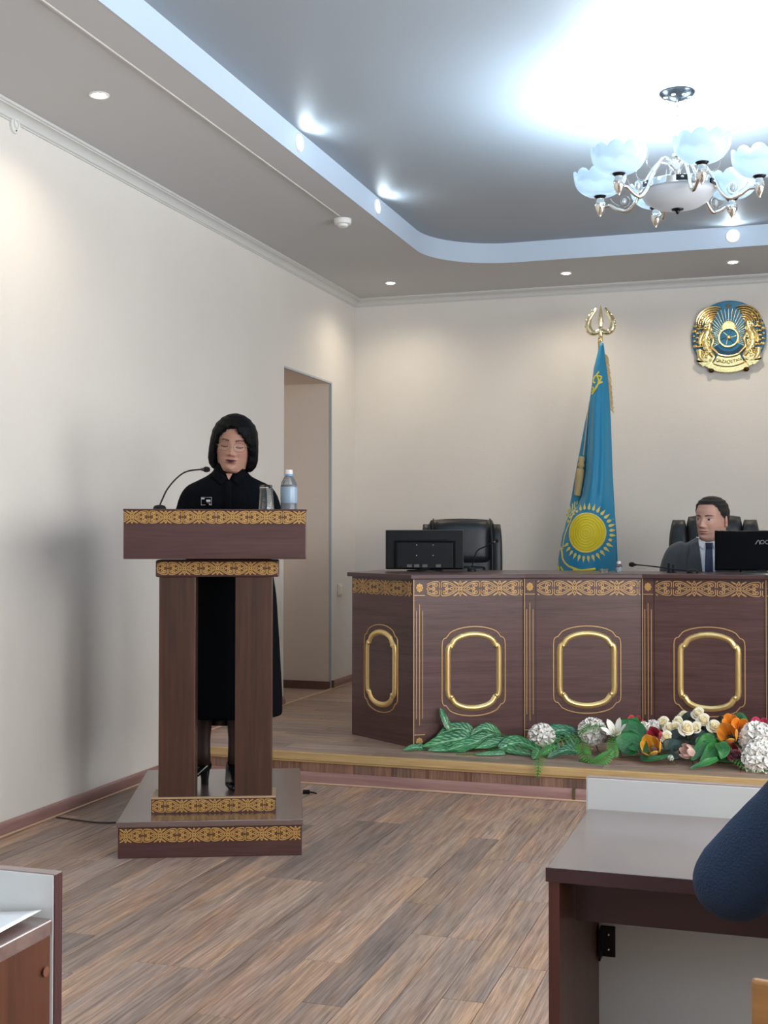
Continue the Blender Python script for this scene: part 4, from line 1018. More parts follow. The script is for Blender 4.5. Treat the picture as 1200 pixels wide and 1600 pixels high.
# ------------------------------------------------------------------ flag
YFL = 8.16
M_FLAG = mat('flag_silk', rgb(0, 128, 172), 0.5, sheen=0.3, bump=0.05, bscale=250)
M_FLAGGOLD = mat('flag_embroidery', rgb(222, 204, 44), 0.55, 0.0, bump=0.3, bscale=300)
M_FLAGPALE = mat('flag_pale_embroidery', rgb(224, 208, 110), 0.6)
fp0 = at_y(938, 545, YFL)
flag = thing('flag', 'sky-blue flag with a golden sun and eagle draped on a pole behind the bench', 'flag', (fp0.x, YFL, ZS))
FB = Vector((fp0.x, YFL, ZS))
def fpx(px, py, dy=0.0):
    p = at_y(px, py, YFL+dy); return (p.x-FB.x, dy, p.z-FB.z)
# silhouette of the drape by photograph row: left edge, fold line, right edge
ROWS = [(536, 938, 938.5, 943), (552, 934, 936, 945), (575, 928, 930, 948), (600, 925, 926.5, 951), (630, 921, 922.5, 953), (660, 914, 921, 954.5), (700, 906.5, 920, 956), (740, 899, 917, 957.5), (775, 893, 911, 959.5), (790, 890, 905, 960.5), (806, 887, 890, 961.5), (835, 881, 882, 964), (870, 875, 876, 965.5), (905, 872, 873, 966), (960, 869, 870, 967), (1040, 868, 869, 967)]
def row_at(py):
    for a, b_ in zip(ROWS, ROWS[1:]):
        if py <= b_[0]:
            t_ = max(0, (py-a[0])/(b_[0]-a[0])); return [a[i]+(b_[i]-a[i])*t_ for i in range(1, 4)]
    return list(ROWS[-1][1:])
def flag_y(u, py):
    """depth of the cloth over its width u in 0..1 (0 = left edge) at a row"""
    xl, xf, xr = row_at(py); f = (xf-xl)/(xr-xl); k = (xr-xl)/95.0
    if u < f: return -0.015*k-0.05*k*math.sin(PI*u/max(f, 1e-3)*0.5)+0.03*k
    v_ = (u-f)/(1-f)
    base = -0.17*k*math.sin(PI*min(1, v_*0.92+0.10))**0.8
    return base-0.014*k*math.sin(v_*PI*5+py*0.004)*min(1, (py-540)/120)*(1-0.75*interp([(760, 0), (800, 1)], py))-0.02*k
def flag_pt(px, py, h=0.0):
    xl, xf, xr = row_at(py); u = min(1, max(0, (px-xl)/(xr-xl))); dy = flag_y(u, py)
    q = fpx(px, py, 0); return (q[0], dy-h, q[2])
def flag_grid(u, v_):
    py = 536+(1040-536)*v_; xl, xf, xr = row_at(py); return flag_pt(xl+(xr-xl)*u, py)
mb = MB(); mb.grid(lambda v_, u: flag_grid(u, v_), 90, 60)
cloth = mb.build('cloth', M_FLAG, flag, 80, 0, 0.004)
ZF = lambda py: at_y(938, py, YFL).z-FB.z
MB().lathe([(0, 0), (0.15, 0), (0.15, 0.012), (0.12, 0.022), (0.03, 0.04), (0.02, 0.10), (0, 0.10)], 36).build('stand', M_GOLD, flag, 40)
pt = fpx(936, 528)
MB().tube([(0, 0.03, 0.02), (pt[0], 0.03, pt[2])], 0.011, 12).build('pole', mat('pole_brass', rgb(176, 140, 84), 0.3, 0.8), flag, 60)
M_FIN = mat('finial_gold', (0.86, 0.76, 0.48, 1), 0.15, 0.95)
fx, fz = fpx(937.5, 530)[0], fpx(937.5, 530)[2]; pxm = 8.16/F_PX*0.955*1.06
g = lambda dx, dy: (fx+dx*pxm*1.0, 0.03, fz-dy*pxm)
MB().lathe([(0, 0), (0.016, 0), (0.018, 0.008), (0.012, 0.016), (0.019, 0.022), (0.012, 0.030), (0.015, 0.036), (0.016, 0.085), (0.012, 0.10), (0, 0.10)], 20, (fx, 0.03, fz-0.01)).build('finial_socket', M_FIN, flag, 50)
sp2 = MB(); zb = fz+0.085; zt_ = fpx(938.5, 475)[2]
sp2.rings([[(fx+0.016*math.cos(a)*k, 0.03+0.012*math.sin(a)*k, z) for a in [2*PI*q/8 for q in range(8)]] for k, z in ((0.6, zb), (1.15, zb+0.03), (1.0, zb+0.07), (0.5, zb+0.12), (0.05, zt_))]); sp2.build('spearhead', M_FIN, flag, 30)
for s_ in (-1, 1):
    pts = spline([g(s_*1, -14.5), g(s_*8, -11), g(s_*15, -13), g(s_*19, -22), g(s_*17.5, -32), g(s_*12, -41), g(s_*6.5, -49)], 6)
    MB().tube(pts, [0.021-0.012*abs(i/len(pts)-0.4)-0.007*max(0, i/len(pts)-0.6)*2 for i in range(len(pts))], 8).build('crescent_arm', M_FIN, flag, 60)
    for k in range(6):
        p = pts[8+k*5]; MB().ell((p[0]+s_*0.014, p[1]-0.006, p[2]), 0.013-0.001*k, 8, 6).build('crescent_leaf', M_FIN, flag, 60)
# embroidered sun, rays, eagle and top ornament, raised on the cloth
ff = lambda x, z, h: flag_pt(x, z, h+0.003)
SCX, SCY, SRX, SRY = 922.0, 832.5, 28.5, 31.0
disc = MB(); disc.grid(lambda u, v_: ff(SCX+SRX*u*math.cos(2*PI*v_), SCY+SRY*u*math.sin(2*PI*v_), 0.001), 8, 48); disc.build('sun_disc', M_FLAGGOLD, cloth, 60)
for k in range(7):
    r = 0.965-0.135*k
    MB().ribbon([(SCX+SRX*r*math.cos(2*PI*q/48), SCY+SRY*r*math.sin(2*PI*q/48)) for q in range(48)], 2.0, ff, 0.001, 0.0045, True).build('sun_ring', M_FLAGPALE if k == 0 else M_FLAGGOLD, cloth, 60)
for k in range(32):
    a = 2*PI*(k+0.5)/32; ca, sa = math.cos(a), math.sin(a)
    r0, r1 = 1.13, 1.50; wv = 0.075
    pts = [(r0, 0), (r0+0.07, wv), (r0+0.15, wv*0.9), (r1, 0), (r0+0.15, -wv*0.9), (r0+0.07, -wv)]
    pp = [(SCX+SRX*(r*ca-w_*sa), SCY+SRY*(r*sa+w_*ca)) for r, w_ in pts]
    if min(p[0] for p in pp) < row_at(SCY)[0]+1: continue
    MB().prism([(max(row_at(z)[0]+0.5, min(row_at(z)[2]-0.5, x)), z) for x, z in pp], 0.0, 0.0025, ff).build('sun_ray', M_FLAGPALE, cloth)
def emb_line(name, pts, wd, m=None, n=5): MB().ribbon(spline(pts, n), wd, ff, 0.0005, 0.003).build(name, m or M_FLAGPALE, cloth, 60)
emb_line('eagle_wing', [(899, 803), (895, 815), (889, 828), (885, 842), (883, 858)], 2.0)
for k, (x0, y0, x1, y1) in enumerate(((899, 803, 903.5, 783), (897, 802, 899, 784), (894, 805, 895, 787), (891, 808, 890, 791), (889, 812, 887, 796), (886.5, 816, 885, 803))):
    emb_line('wing_feather', [(x0, y0), ((x0+x1)/2+0.6, (y0+y1)/2), (x1, y1)], 2.2)
emb_line('eagle_body', [(876.5, 850), (882, 862), (884, 873), (892, 882), (904, 888), (916, 893)], 3.0)
for dx, dy, ln in ((0, 0, 38), (4, 5, 32), (10, 9, 24)):
    emb_line('wing_feather', [(898+dx, 885+dy), (912+dx, 890+dy), (918+dx, 890+dy*0.8), (898+dx+ln, 888+dy*1.1)], 3.4, M_FLAGGOLD)
emb_line('eagle_tail', [(874.5, 872), (876, 885), (878, 897)], 2.6, M_FLAGGOLD); emb_line('eagle_tail', [(880, 885), (886, 893), (892, 898), (904, 900)], 3.2, M_FLAGGOLD)
emb_line('scroll_ornament', [(926, 617), (934, 607), (937, 596), (933, 588), (929, 592), (928, 597), (931, 600)], 2.6, M_FLAGGOLD)
emb_line('scroll_ornament', [(937.5, 582), (934, 588), (941, 590), (939, 596), (936, 600)], 2.4, M_FLAGGOLD)
emb_line('scroll_ornament', [(943, 598), (937, 601), (933, 607), (930, 612)], 2.6, M_FLAGPALE); emb_line('scroll_ornament', [(924, 611), (926, 606), (929, 609), (926, 613)], 2.0, M_FLAGGOLD)
# gold fringe at the right edge
fr = MB(); rf = random.Random(5)
for k in range(70):
    py = 553+ (640-553)*k/69; xl, xf, xr = row_at(py); a = flag_pt(xr-0.5, py); ln = 4.0+rf.random()*2.2
    q = fpx(xr+ln, py+4.5+rf.random()*2); b_ = (q[0], a[1]+0.004, q[2]); fr.tube([a, ((a[0]+b_[0])/2+0.002, a[1], (a[2]+b_[2])/2+0.003), b_], 0.0020, 5)
o = fr.build('fringe', mat('fringe_gold', rgb(198, 172, 118), 0.7), flag, 60); o['kind'] = 'stuff'
# cord and tassel lying in the fold
M_TAS = mat('tassel_cord', rgb(178, 158, 112), 0.75, bump=0.6, bscale=350)
cpts = [flag_pt(x, y_, 0.012) for x, y_ in ((921.5, 628), (919, 650), (916, 680), (912.5, 712))]
tas = MB().tube(spline([tuple(p) for p in cpts], 5), 0.0042, 6).build('tassel_cord', mat('pale_cord', rgb(196, 186, 160), 0.7), flag, 60)
pA, pB = Vector(flag_pt(911, 714, 0.03)), Vector(flag_pt(903.5, 776, 0.03)); d = (pB-pA); q = d.normalized().to_track_quat('Z', 'Y').to_matrix(); Lt = d.length
MB().lathe([(0, 0), (0.017, 0.0), (0.021, 0.02), (0.016, 0.038), (0.024, 0.055), (0.024, 0.062), (0.015, 0.078), (0.022, 0.082), (0.026, 0.092), (0.027, Lt*0.5), (0.022, Lt*0.98), (0, Lt)], 20, pA, q).build('tassel', M_TAS, flag, 50)

# ------------------------------------------------------------------ desks in the foreground
M_DESKTOP = wood('desk_top_laminate', rgb(104, 84, 80), rgb(126, 104, 98), 'x', 0.26, 0.5, 0, 0, coat=1.0)
M_DESKSIDE = wood('desk_side_walnut', rgb(70, 40, 28), rgb(96, 58, 42), 'z', 0.4, 0.5, 0, 0.004)
M_GREYPANEL = mat('grey_white_panel', rgb(214, 216, 214), 0.45)
def desk(label, x0, x1, y0, y1, zt, left_open):
    """writing desk facing the stage; y0 near edge, y1 where the upright front board stands"""
    t = thing('desk', label, 'desk', (x0, y0, 0)); W, Dp = x1-x0, y1-y0
    box('desk_top', 0, W, 0, Dp, zt-0.019, zt, M_DESKTOP, t, 0.002)
    box('top_edge', -0.0008, W+0.0008, -0.0015, 0.0, zt-0.019, zt, M_TOPWOOD, t)
    for xx in (0.003, W-0.017):
        box('side_panel', xx, xx+0.014, 0.003, Dp, 0.0, zt-0.019, M_DESKSIDE, t, 0.001)
        box('panel_edge', xx-0.0004, xx+0.0144, 0.002, 0.004, 0.0, zt-0.019, mat('edge_band_red', rgb(92, 50, 42), 0.4), t)
        MB().lathe([(0, 0), (0.006, 0), (0.006, 0.0012), (0, 0.0016)], 14, (xx+(0.017 if xx > W/2 else 0), Dp-0.014, zt-0.058), Matrix.Rotation(PI/2 if xx > W/2 else -PI/2, 3, 'Y')).build('screw_cap', mat('screw_cap', rgb(118, 76, 60), 0.4), t)
    box('front_board', -0.002, W+0.001, Dp, Dp+0.017, 0.06, zt+0.051, M_GREYPANEL, t, 0.001)
    box('board_edge', W+0.0, W+0.0025, Dp+0.0005, Dp+0.0165, 0.06, zt+0.051, M_TOPWOOD, t)
    box('board_edge', -0.0035, -0.001, Dp+0.0005, Dp+0.0165, 0.06, zt+0.051, M_GREYPANEL, t)
    box('board_cap', -0.002, W+0.001, Dp+0.001, Dp+0.0165, zt+0.051, zt+0.0525, mat('edge_band_grey', rgb(150, 132, 126), 0.4), t)
    box('apron', 0.022, W-0.022, 0.11, 0.126, zt-0.102, zt-0.019, M_TOPWOOD, t, 0.001)
    for xx, s_ in ((0.020, 1), (W-0.020, -1)):
        b = box('corner_bracket', min(xx, xx+s_*0.024), max(xx, xx+s_*0.024), Dp-0.004, Dp, zt-0.240, zt-0.190, M_BLACKP, t, 0.001)
        box('bracket_flange', min(xx, xx+s_*0.003), max(xx, xx+s_*0.003), Dp-0.03, Dp, zt-0.240, zt-0.190, M_BLACKP, b)
        for dz in (-0.203, -0.227):
            MB().ell((xx+s_*0.013, Dp-0.0045, zt+dz), 0.0028, 8, 6).build('screw', M_CHROME, b, 60)
    return t
desk('dark wooden desk with an upright white front board, at the right edge', -0.309, 1.25, 1.682, 2.066, 0.75, True)
desk('brown wooden desk with a white front board and papers, at the left edge', -1.95, -0.829, 0.86, 1.287, 0.746, False)
M_PAPER = mat('paper', rgb(236, 238, 242), 0.7)
t = thing('paper_sheet', 'white printed paper with a curled corner on the left desk', 'paper', (-0.945, 1.135, 0.7463))
def sheet(u, v_):
    x = -0.105+0.21*u; y_ = -0.145+0.29*v_; curl = max(0, (u-0.45)/0.55)**2*0.010*(0.3+0.7*v_)
    return (x, y_, 0.0008+curl)
MB().grid(sheet, 16, 16).build('sheet', M_PAPER, t, 60, 0, 0.0004)
for k, (a, b_, y_) in enumerate(((0.030, 0.056, 0.112), (-0.04, 0.03, 0.085), (-0.08, 0.08, 0.05), (-0.08, 0.08, 0.035), (-0.08, 0.06, 0.02))):
    mb = MB(); mb.grid(lambda u, v_: (a+(b_-a)*u, y_+0.004*v_, sheet((a+(b_-a)*u+0.105)/0.21, (y_+0.145)/0.29)[2]+0.0007), 6, 1); mb.build('printed_line', mat('ink', rgb(70, 70, 78), 0.7), t)

# wooden chair at the right desk
M_PLY = wood('plywood_orange', rgb(142, 94, 48), rgb(188, 136, 80), 'x', 0.35, 0.4, 0, 0.005, coat=0.3)
wc = thing('wooden_chair', 'orange plywood chair in front of the right desk, bottom right corner', 'chair', (0.20, 1.32, 0))
def bent(x0, x1, z0, z1, y_b, y_t, thick, bow):
    mb = MB(); n = 10; rings = []
    for i in range(n+1):
        u = i/n; x = x0+(x1-x0)*u; bo = bow*(1-(2*u-1)**2)
        rings.append([(x+0.012*(0.5-u)*2*0.0, y_b-bo, z0), (x, y_b-bo+thick, z0), (x+0.010*(0.5-u)*0, y_t-bo+thick, z1), (x, y_t-bo, z1)])
    return mb.rings(rings)
bent(-0.228, 0.228, 0.565, 0.813, -0.155, -0.185, 0.011, 0.02).build('backrest', M_PLY, wc, 30, 0.003)
mb = MB(); mb.box(-0.20, 0.20, -0.12, 0.26, 0.435, 0.447); mb.build('seat', M_PLY, wc, None, 0.005)
M_TUBE = mat('black_tube', rgb(26, 26, 28), 0.35, 0.5)
for s_ in (-1, 1):
    MB().tube(spline([(s_*0.185, -0.215, 0.0), (s_*0.185, -0.16, 0.30), (s_*0.185, -0.135, 0.45), (s_*0.185, -0.141, 0.62), (s_*0.185, -0.157, 0.76)], 5), 0.011, 10).build('leg', M_TUBE, wc, 60)
    MB().tube(spline([(s_*0.185, 0.25, 0.0), (s_*0.185, 0.235, 0.22), (s_*0.185, 0.225, 0.425)], 5), 0.011, 10).build('leg', M_TUBE, wc, 60)
    MB().tube([(s_*0.185, -0.135, 0.425), (s_*0.185, 0.225, 0.425)], 0.010, 10).build('side_rail', M_TUBE, wc, 60)
# ------------------------------------------------------------------ artificial flowers and leaves along the bench
M_PETAL = vcol_mat('petal', 0.6, 0.2)
M_LEAF = vcol_mat('leaf', 0.38, 0.0)
M_STEM = mat('flower_stem', rgb(84, 108, 48), 0.5)
rl = random.Random(11)
def mixc(a, b, t_): t_ = max(0, min(1, t_)); return tuple(x+(y_-x)*t_ for x, y_ in zip(a[:3], b[:3]))
def gpt(px, py, Y):
    p = at_y(px, py, Y); p.z = max(p.z, ZS+0.006); return p
def ground_y(px, py): return at_z(px, py, ZS+0.012).y
def place(name, label, cat, px, py, Y, group):
    p = gpt(px, py, Y); return thing(name, label, cat, (p.x, p.y, p.z), 0, group), p
def add_stem(t, p, lean=(0.02, 0.05)):
    if p.z-ZS > 0.02:
        MB().tube(spline([(0, 0, -0.004), (lean[0]*0.4, lean[1]*0.5, -(p.z-ZS)*0.5), (lean[0], lean[1], -(p.z-ZS)+0.003)], 4), 0.0028, 6).build('stem', M_STEM, t, 60)
def aim(d): return Vector(d).to_track_quat('Z', 'Y').to_matrix()
VIEW = Vector((0.30, -0.95, 0.0))                 # roughly towards the audience
def petal_patch(mb, M, fn, colfn, nu=6, nv=5):
    mb.grid(lambda u, v_: M @ Vector(fn(u*2-1, v_)), nu, nv, lambda u, v_: colfn(u*2-1, v_))
def rose(label, px, py, rp_, Y, c_in, c_out, d=(0.2, -0.7, 0.7)):
    t, p = place('rose', label, 'flower', px, py, Y, 'artificial flowers along the bench'); r = rp_*Y*1.04/F_PX
    M = aim(d)
    n = 13
    for k in range(n):
        th = k*2.39996; rho = r*(0.12+0.80*(k/(n-1))**0.85); hgt = r*(0.95-0.55*(k/(n-1))); wdt = 0.75+0.55*(1-k/n); flare = 0.10+0.65*(k/(n-1))**2
        def f(u, v_):
            a = th+u*wdt; rr = rho*(0.35+0.65*v_**0.6)+flare*r*0.28*v_**3*(1-0.4*u*u); z = -0.25*r+hgt*(v_-0.12*u*u*v_)*1.1
            if k > n*0.5: z -= 0.22*r*v_**3
            return (rr*math.cos(a), rr*math.sin(a), z)
        mb = MB(); petal_patch(mb, M, f, lambda u, v_: mixc(c_in, c_out, 0.15+0.85*v_*(0.5+0.5*k/n)), 6, 5); mb.build('petal', M_PETAL, t, 80, 0, 0.0006)
    c0 = M @ Vector((0, 0, -0.5*r)); MB().ell(c0, r*0.3, 8, 6).build('calyx', M_STEM, t, 60)
    c1_ = M @ Vector((0, 0, 0.02*r)); bud = MB(); bud.ell(c1_, (r*0.52, r*0.52, r*0.5), 12, 8, M, [tuple(c_in)[:3]]*(12*7)); bud.build('bud', M_PETAL, t, 60)
    add_stem(t, p); return t
def tulip(label, px, py, rp_, Y, c_in, c_out, d=(0.1, -0.75, 0.5), openness=0.3, name='tulip', kind='flower'):
    t, p = place(name, label, kind, px, py, Y, 'artificial flowers along the bench'); r = rp_*Y*1.04/F_PX; M = aim(d)
    for k in range(6):
        th = k*PI/3+(0.0 if k % 2 else 0.08); inner = k % 2
        def f(u, v_):
            wd = 0.62*math.sin(PI*(0.10+0.80*v_))**0.7+0.02; a = th+u*wd
            rr = r*(0.30+0.74*math.sin(PI*(0.08+(0.50+0.1*(1-openness))*v_)))*(0.88 if inner else 1.0)*(1+openness*0.4*v_)
            return (rr*math.cos(a), rr*math.sin(a), -0.9*r+1.9*r*v_-0.15*r*u*u)
        mb = MB(); petal_patch(mb, M, f, lambda u, v_: mixc(c_in, c_out, abs(u)*0.7+0.3*v_+0.1*math.sin(u*9)), 8, 8); mb.build('petal', M_PETAL, t, 80, 0, 0.0008)
    add_stem(t, p); return t
def bloom_ball(label, px, py, rp_, Y, c1, c2, d=(0.15, -0.85, 0.45), sq=0.8, florets=34):
    t, p = place('ruffled_bloom', label, 'flower', px, py, Y, 'artificial flowers along the bench'); r = rp_*Y*1.04/F_PX
    r = min(r, max(0.02, p.z-ZS+0.03)) if False else r
    M = aim(d); mb = MB()
    for k in range(florets):
        zf = 1-1.45*(k+0.5)/florets; a = k*2.39996; q = math.sqrt(max(0, 1-zf*zf)); nrm = Vector((q*math.cos(a), q*math.sin(a), zf))
        c = Vector((nrm.x*r*0.86, nrm.y*r*0.86, nrm.z*r*sq*0.86)); Q = aim(nrm+Vector((rl.uniform(-.25, .25), rl.uniform(-.25, .25), 0.1))); s_ = r*rl.uniform(0.40, 0.52); ph = rl.random()*6
        for j in range(5):
            b = ph+j*2*PI/5
            def f(u, v_):
                wd = 0.62*(0.25+0.75*v_)*(1 if v_ < 0.95 else 0.85); ang = b+u*wd
                return c+Q @ Vector((s_*(0.1+0.9*v_)*math.cos(ang), s_*(0.1+0.9*v_)*math.sin(ang), s_*(0.30*v_*v_+0.10*math.sin(u*5+b)*v_)))
            mb.grid(lambda u, v_: M @ Vector(f(u*2-1, v_)), 4, 2, lambda u, v_: mixc(c2, c1, v_*1.3))
    fo = mb.build('florets', M_PETAL, t, 80); fo['kind'] = 'stuff'
    MB().ell((0, 0, 0), (r*0.6, r*0.6, r*0.55), 12, 8).build('core', mat('bloom_core', rgb(214, 218, 196), 0.8), t, 60)
    add_stem(t, p); return t
def lily(label, px, py, rp_, Y, d):
    t, p = place('lily', label, 'flower', px, py, Y, 'artificial flowers along the bench'); r = rp_*Y*1.04/F_PX; M = aim(d)
    for k in range(6):
        th = k*PI/3+0.3
        def f(u, v_):
            wd = (0.55*(1-v_)**0.6+0.24*math.sin(PI*v_)) ; a = th+u*wd
            rr = r*(0.16+0.22*v_+0.85*max(0, v_-0.35)**1.6); return (rr*math.cos(a), rr*math.sin(a), r*(-0.9+1.75*v_-1.0*max(0, v_-0.6)**2))
        mb = MB(); petal_patch(mb, M, f, lambda u, v_: mixc(rgb(206, 210, 190), rgb(244, 242, 236), v_*1.5), 6, 10); mb.build('petal', M_PETAL, t, 80, 0, 0.0008)
    for k in range(4):
        a = k*PI/2; MB().tube([M @ Vector((0, 0, -0.5*r)), M @ Vector((0.12*r*math.cos(a), 0.12*r*math.sin(a), 0.45*r))], 0.0012, 5).build('stamen', mat('stamen', rgb(196, 190, 120), 0.6), t, 60)
    add_stem(t, p); return t
G_D, G_M, G_L, G_P = rgb(14, 70, 44), rgb(30, 116, 62), rgb(60, 148, 76), rgb(150, 208, 160)
def leaf_mesh(parent, pts, wd, origin, c1, c2, veins=0.0, fold=0.25, up=(0, 0, 1), wavy=0.0, shape=0.62, nv=10, name='leaf', ns=8):
    """leaf along 3-D points (world), half width wd"""
    path = [Vector(p) for p in spline([tuple(p) for p in pts], ns)]; n = len(path); up = Vector(up)
    ph = rl.random()*6; vs = []; cs = []
    for i, p in enumerate(path):
        a = path[max(0, i-1)]; b = path[min(n-1, i+1)]; t_ = (b-a).normalized(); sd = t_.cross(up)
        sd = sd.normalized() if sd.length > 1e-4 else Vector((1, 0, 0)); nm = sd.cross(t_).normalized(); u = i/(n-1)
        w_ = wd*(math.sin(PI*min(1, (u*0.97+0.015))**shape))**0.8
        for j in range(nv+1):
            v_ = j/nv*2-1
            q = p+sd*(w_*v_)+nm*(w_*fold*abs(v_)**1.3+wavy*wd*math.sin(u*14+ph+v_*2)*v_*v_)
            q.z = max(q.z, ZS+0.003); vs.append(q-origin)
            k = 0
            if veins > 0:
                fr = (u*8.5-abs(v_)*2.0+ph) % 1.0
                if abs(v_) < 0.10: k = 1.0
                elif fr < 0.26 and abs(v_) < 0.88: k = 0.85*(1-abs(v_)*0.4)
            base = mixc(c1, c2, 0.35+0.35*math.sin(u*5+ph)+0.35*abs(v_))
            cs.append(mixc(base, G_P, k*veins))
    fs = [(i*(nv+1)+j, (i+1)*(nv+1)+j, (i+1)*(nv+1)+j+1, i*(nv+1)+j+1) for i in range(n-1) for j in range(nv)]
    mb = MB(); mb.add(vs, fs, cs); return mb.build(name, M_LEAF, parent, 80, 0, 0.0008)
def spray(name, label, leaves, cat='leaves', group='artificial leaves along the bench', c1=G_D, c2=G_M, veins=1.0, nv=14, ns=10):
    """leaves: list of (pixel points with their depth, half width)"""
    first = gpt(*leaves[0][0][0]); t = thing(name, label, cat, (first.x, first.y, ZS), 0, group); o = Vector((first.x, first.y, ZS))
    for pts, wd in leaves:
        leaf_mesh(t, [gpt(*p) for p in pts], wd*1.12, o, c1, c2, veins, 0.22, VIEW*0.9+Vector((0, 0, 1)), 0.12, 0.62, nv, 'leaf', ns)
    # a short stem lying on the stage binds the spray
    MB().tube([(0, 0, 0.004), (0.05, 0.03, 0.006), (0.12, 0.05, 0.004)], 0.003, 6).build('stem', M_STEM, t, 60)
    return t
def fern(label, pts, wd, npin=30, c1=rgb(30, 100, 36), c2=rgb(92, 158, 60), up=None):
    path = [Vector(p) for p in spline([tuple(p) if isinstance(p, Vector) else tuple(gpt(*p)) for p in pts], 8)]; n = len(path)
    o = path[0].copy(); t = thing('fern_frond', label, 'fern', tuple(o), 0, 'artificial ferns along the bench')
    MB().tube([p-o for p in path], 0.0022, 5).build('midrib', M_STEM, t, 60)
    npin = int(npin*0.66)
    mb = MB(); up = Vector(up) if up else (Vector((0, 0, 1))+VIEW*0.9)
    for k in range(npin):
        u = (k+0.5)/npin; i = min(n-2, int(u*(n-1))); p = path[i].lerp(path[i+1], u*(n-1)-i); tg = (path[i+1]-path[i]).normalized()
        sd = tg.cross(up).normalized(); ln = wd*(math.sin(PI*(0.12+0.86*u**0.8))**0.8)
        for s_ in (-1, 1):
            d = (sd*s_+tg*0.45).normalized(); nm = d.cross(tg).normalized(); w2 = wd*0.10
            prof = [(0, 0.5), (0.35, 1.0), (0.75, 0.7), (1.0, 0.05)]
            vs = []; cs = []
            for a, b in prof:
                q = p+d*(ln*a)-Vector((0, 0, 1))*(ln*0.12*a*a)
                for e in (-1, 1):
                    w3 = q+tg*(e*w2*b); vs.append(w3-o); cs.append(mixc(c1, c2, a*0.8+0.2*rl.random()))
            mb.add(vs, [(0, 1, 3, 2), (2, 3, 5, 4), (4, 5, 7, 6)], cs)
    pn = mb.build('pinnae', M_LEAF, t, 60); pn['kind'] = 'stuff'; return t

# striped leaves, left end of the row
GY = 5.93
spray('striped_leaf_spray', 'striped green leaves with one leaf standing upright, left end of the flower row',
      [([(662, 1168, 5.88), (648, 1168, 5.86), (629, 1175, 5.83)], 0.020),
       ([(735, 1152, 5.98), (700, 1158, 5.93), (659, 1167, 5.88)], 0.045),
       ([(752, 1156, 5.97), (712, 1170, 5.90), (668, 1179, 5.86)], 0.034),
       ([(740, 1146, 6.03), (712, 1138, 6.0), (682, 1150, 5.96)], 0.036),
       ([(702, 1140, 5.98), (694, 1122, 5.98), (688, 1106, 6.0)], 0.018)])
spray('striped_leaf_spray', 'striped green leaves lying flat below the first gold oval of the bench front',
      [([(772, 1146, 6.05), (735, 1160, 5.95), (694, 1178, 5.86)], 0.030),
       ([(782, 1150, 6.10), (758, 1138, 6.05), (734, 1150, 6.0)], 0.030),
       ([(812, 1160, 6.05), (778, 1160, 5.98), (742, 1170, 5.90)], 0.030),
       ([(790, 1178, 5.88), (768, 1180, 5.85), (742, 1184, 5.82)], 0.018)])
spray('striped_leaf_spray', 'striped green leaves with a rounded curled leaf, in front of the second pilaster',
      [([(780, 1170, 5.93), (812, 1160, 5.98), (846, 1174, 5.90)], 0.036),
       ([(760, 1165, 6.0), (800, 1172, 5.92), (842, 1182, 5.86)], 0.028),
       ([(842, 1172, 5.90), (836, 1183, 5.83), (834, 1193, 5.79)], 0.022),
       ([(870, 1165, 6.0), (850, 1176, 5.90), (838, 1186, 5.85)], 0.020)])
spray('striped_leaf_spray', 'dark striped leaves rising between the two white ruffled blooms',
      [([(858, 1165, 6.0), (870, 1142, 6.05), (906, 1144, 6.08)], 0.040),
       ([(900, 1168, 6.0), (885, 1148, 6.05), (860, 1150, 6.05)], 0.034),
       ([(905, 1175, 5.9), (885, 1172, 5.9), (855, 1184, 5.85)], 0.030)], c1=rgb(10, 54, 42), c2=rgb(22, 92, 62), veins=0.7)
G4 = dict(c1=rgb(10, 58, 26), c2=rgb(26, 104, 46), veins=0.12)
spray('broad_leaf_spray', 'broad glossy green leaves between the lily and the yellow tulip',
      [([(968, 1165, 5.98), (985, 1140, 6.02), (1012, 1160, 5.98)], 0.062), ([(972, 1176, 5.90), (988, 1160, 5.93), (1012, 1178, 5.88)], 0.058),
       ([(975, 1172, 5.95), (990, 1132, 6.05), (1000, 1126, 6.1)], 0.035), ([(1000, 1184, 5.86), (1020, 1186, 5.84), (1048, 1180, 5.84)], 0.018)], **G4)
spray('broad_leaf_spray', 'broad green leaves hanging forward below the cream roses',
      [([(1120, 1152, 5.98), (1100, 1165, 5.92), (1080, 1188, 5.86)], 0.036), ([(1125, 1160, 5.95), (1112, 1176, 5.88), (1094, 1194, 5.82)], 0.034),
       ([(1124, 1160, 5.90), (1130, 1172, 5.86), (1127, 1186, 5.83)], 0.030), ([(1122, 1185, 5.84), (1100, 1193, 5.80), (1078, 1201, 5.77)], 0.016),
       ([(1118, 1153, 5.97), (1100, 1154, 5.95), (1086, 1160, 5.93)], 0.022)], c1=rgb(14, 74, 30), c2=rgb(44, 128, 52), veins=0.10)
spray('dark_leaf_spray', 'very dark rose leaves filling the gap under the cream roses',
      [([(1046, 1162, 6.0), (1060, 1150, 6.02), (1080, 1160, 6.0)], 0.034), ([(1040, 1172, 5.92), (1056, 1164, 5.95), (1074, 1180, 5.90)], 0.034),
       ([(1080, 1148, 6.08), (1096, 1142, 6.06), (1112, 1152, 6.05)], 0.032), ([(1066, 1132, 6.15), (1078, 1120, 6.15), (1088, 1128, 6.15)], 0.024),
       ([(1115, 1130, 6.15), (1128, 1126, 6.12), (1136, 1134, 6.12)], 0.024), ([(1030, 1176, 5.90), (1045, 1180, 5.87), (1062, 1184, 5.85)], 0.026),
       ([(1085, 1165, 6.0), (1098, 1150, 6.0), (1118, 1158, 6.0)], 0.032)], c1=rgb(10, 26, 22), c2=rgb(28, 50, 42), veins=0.05)
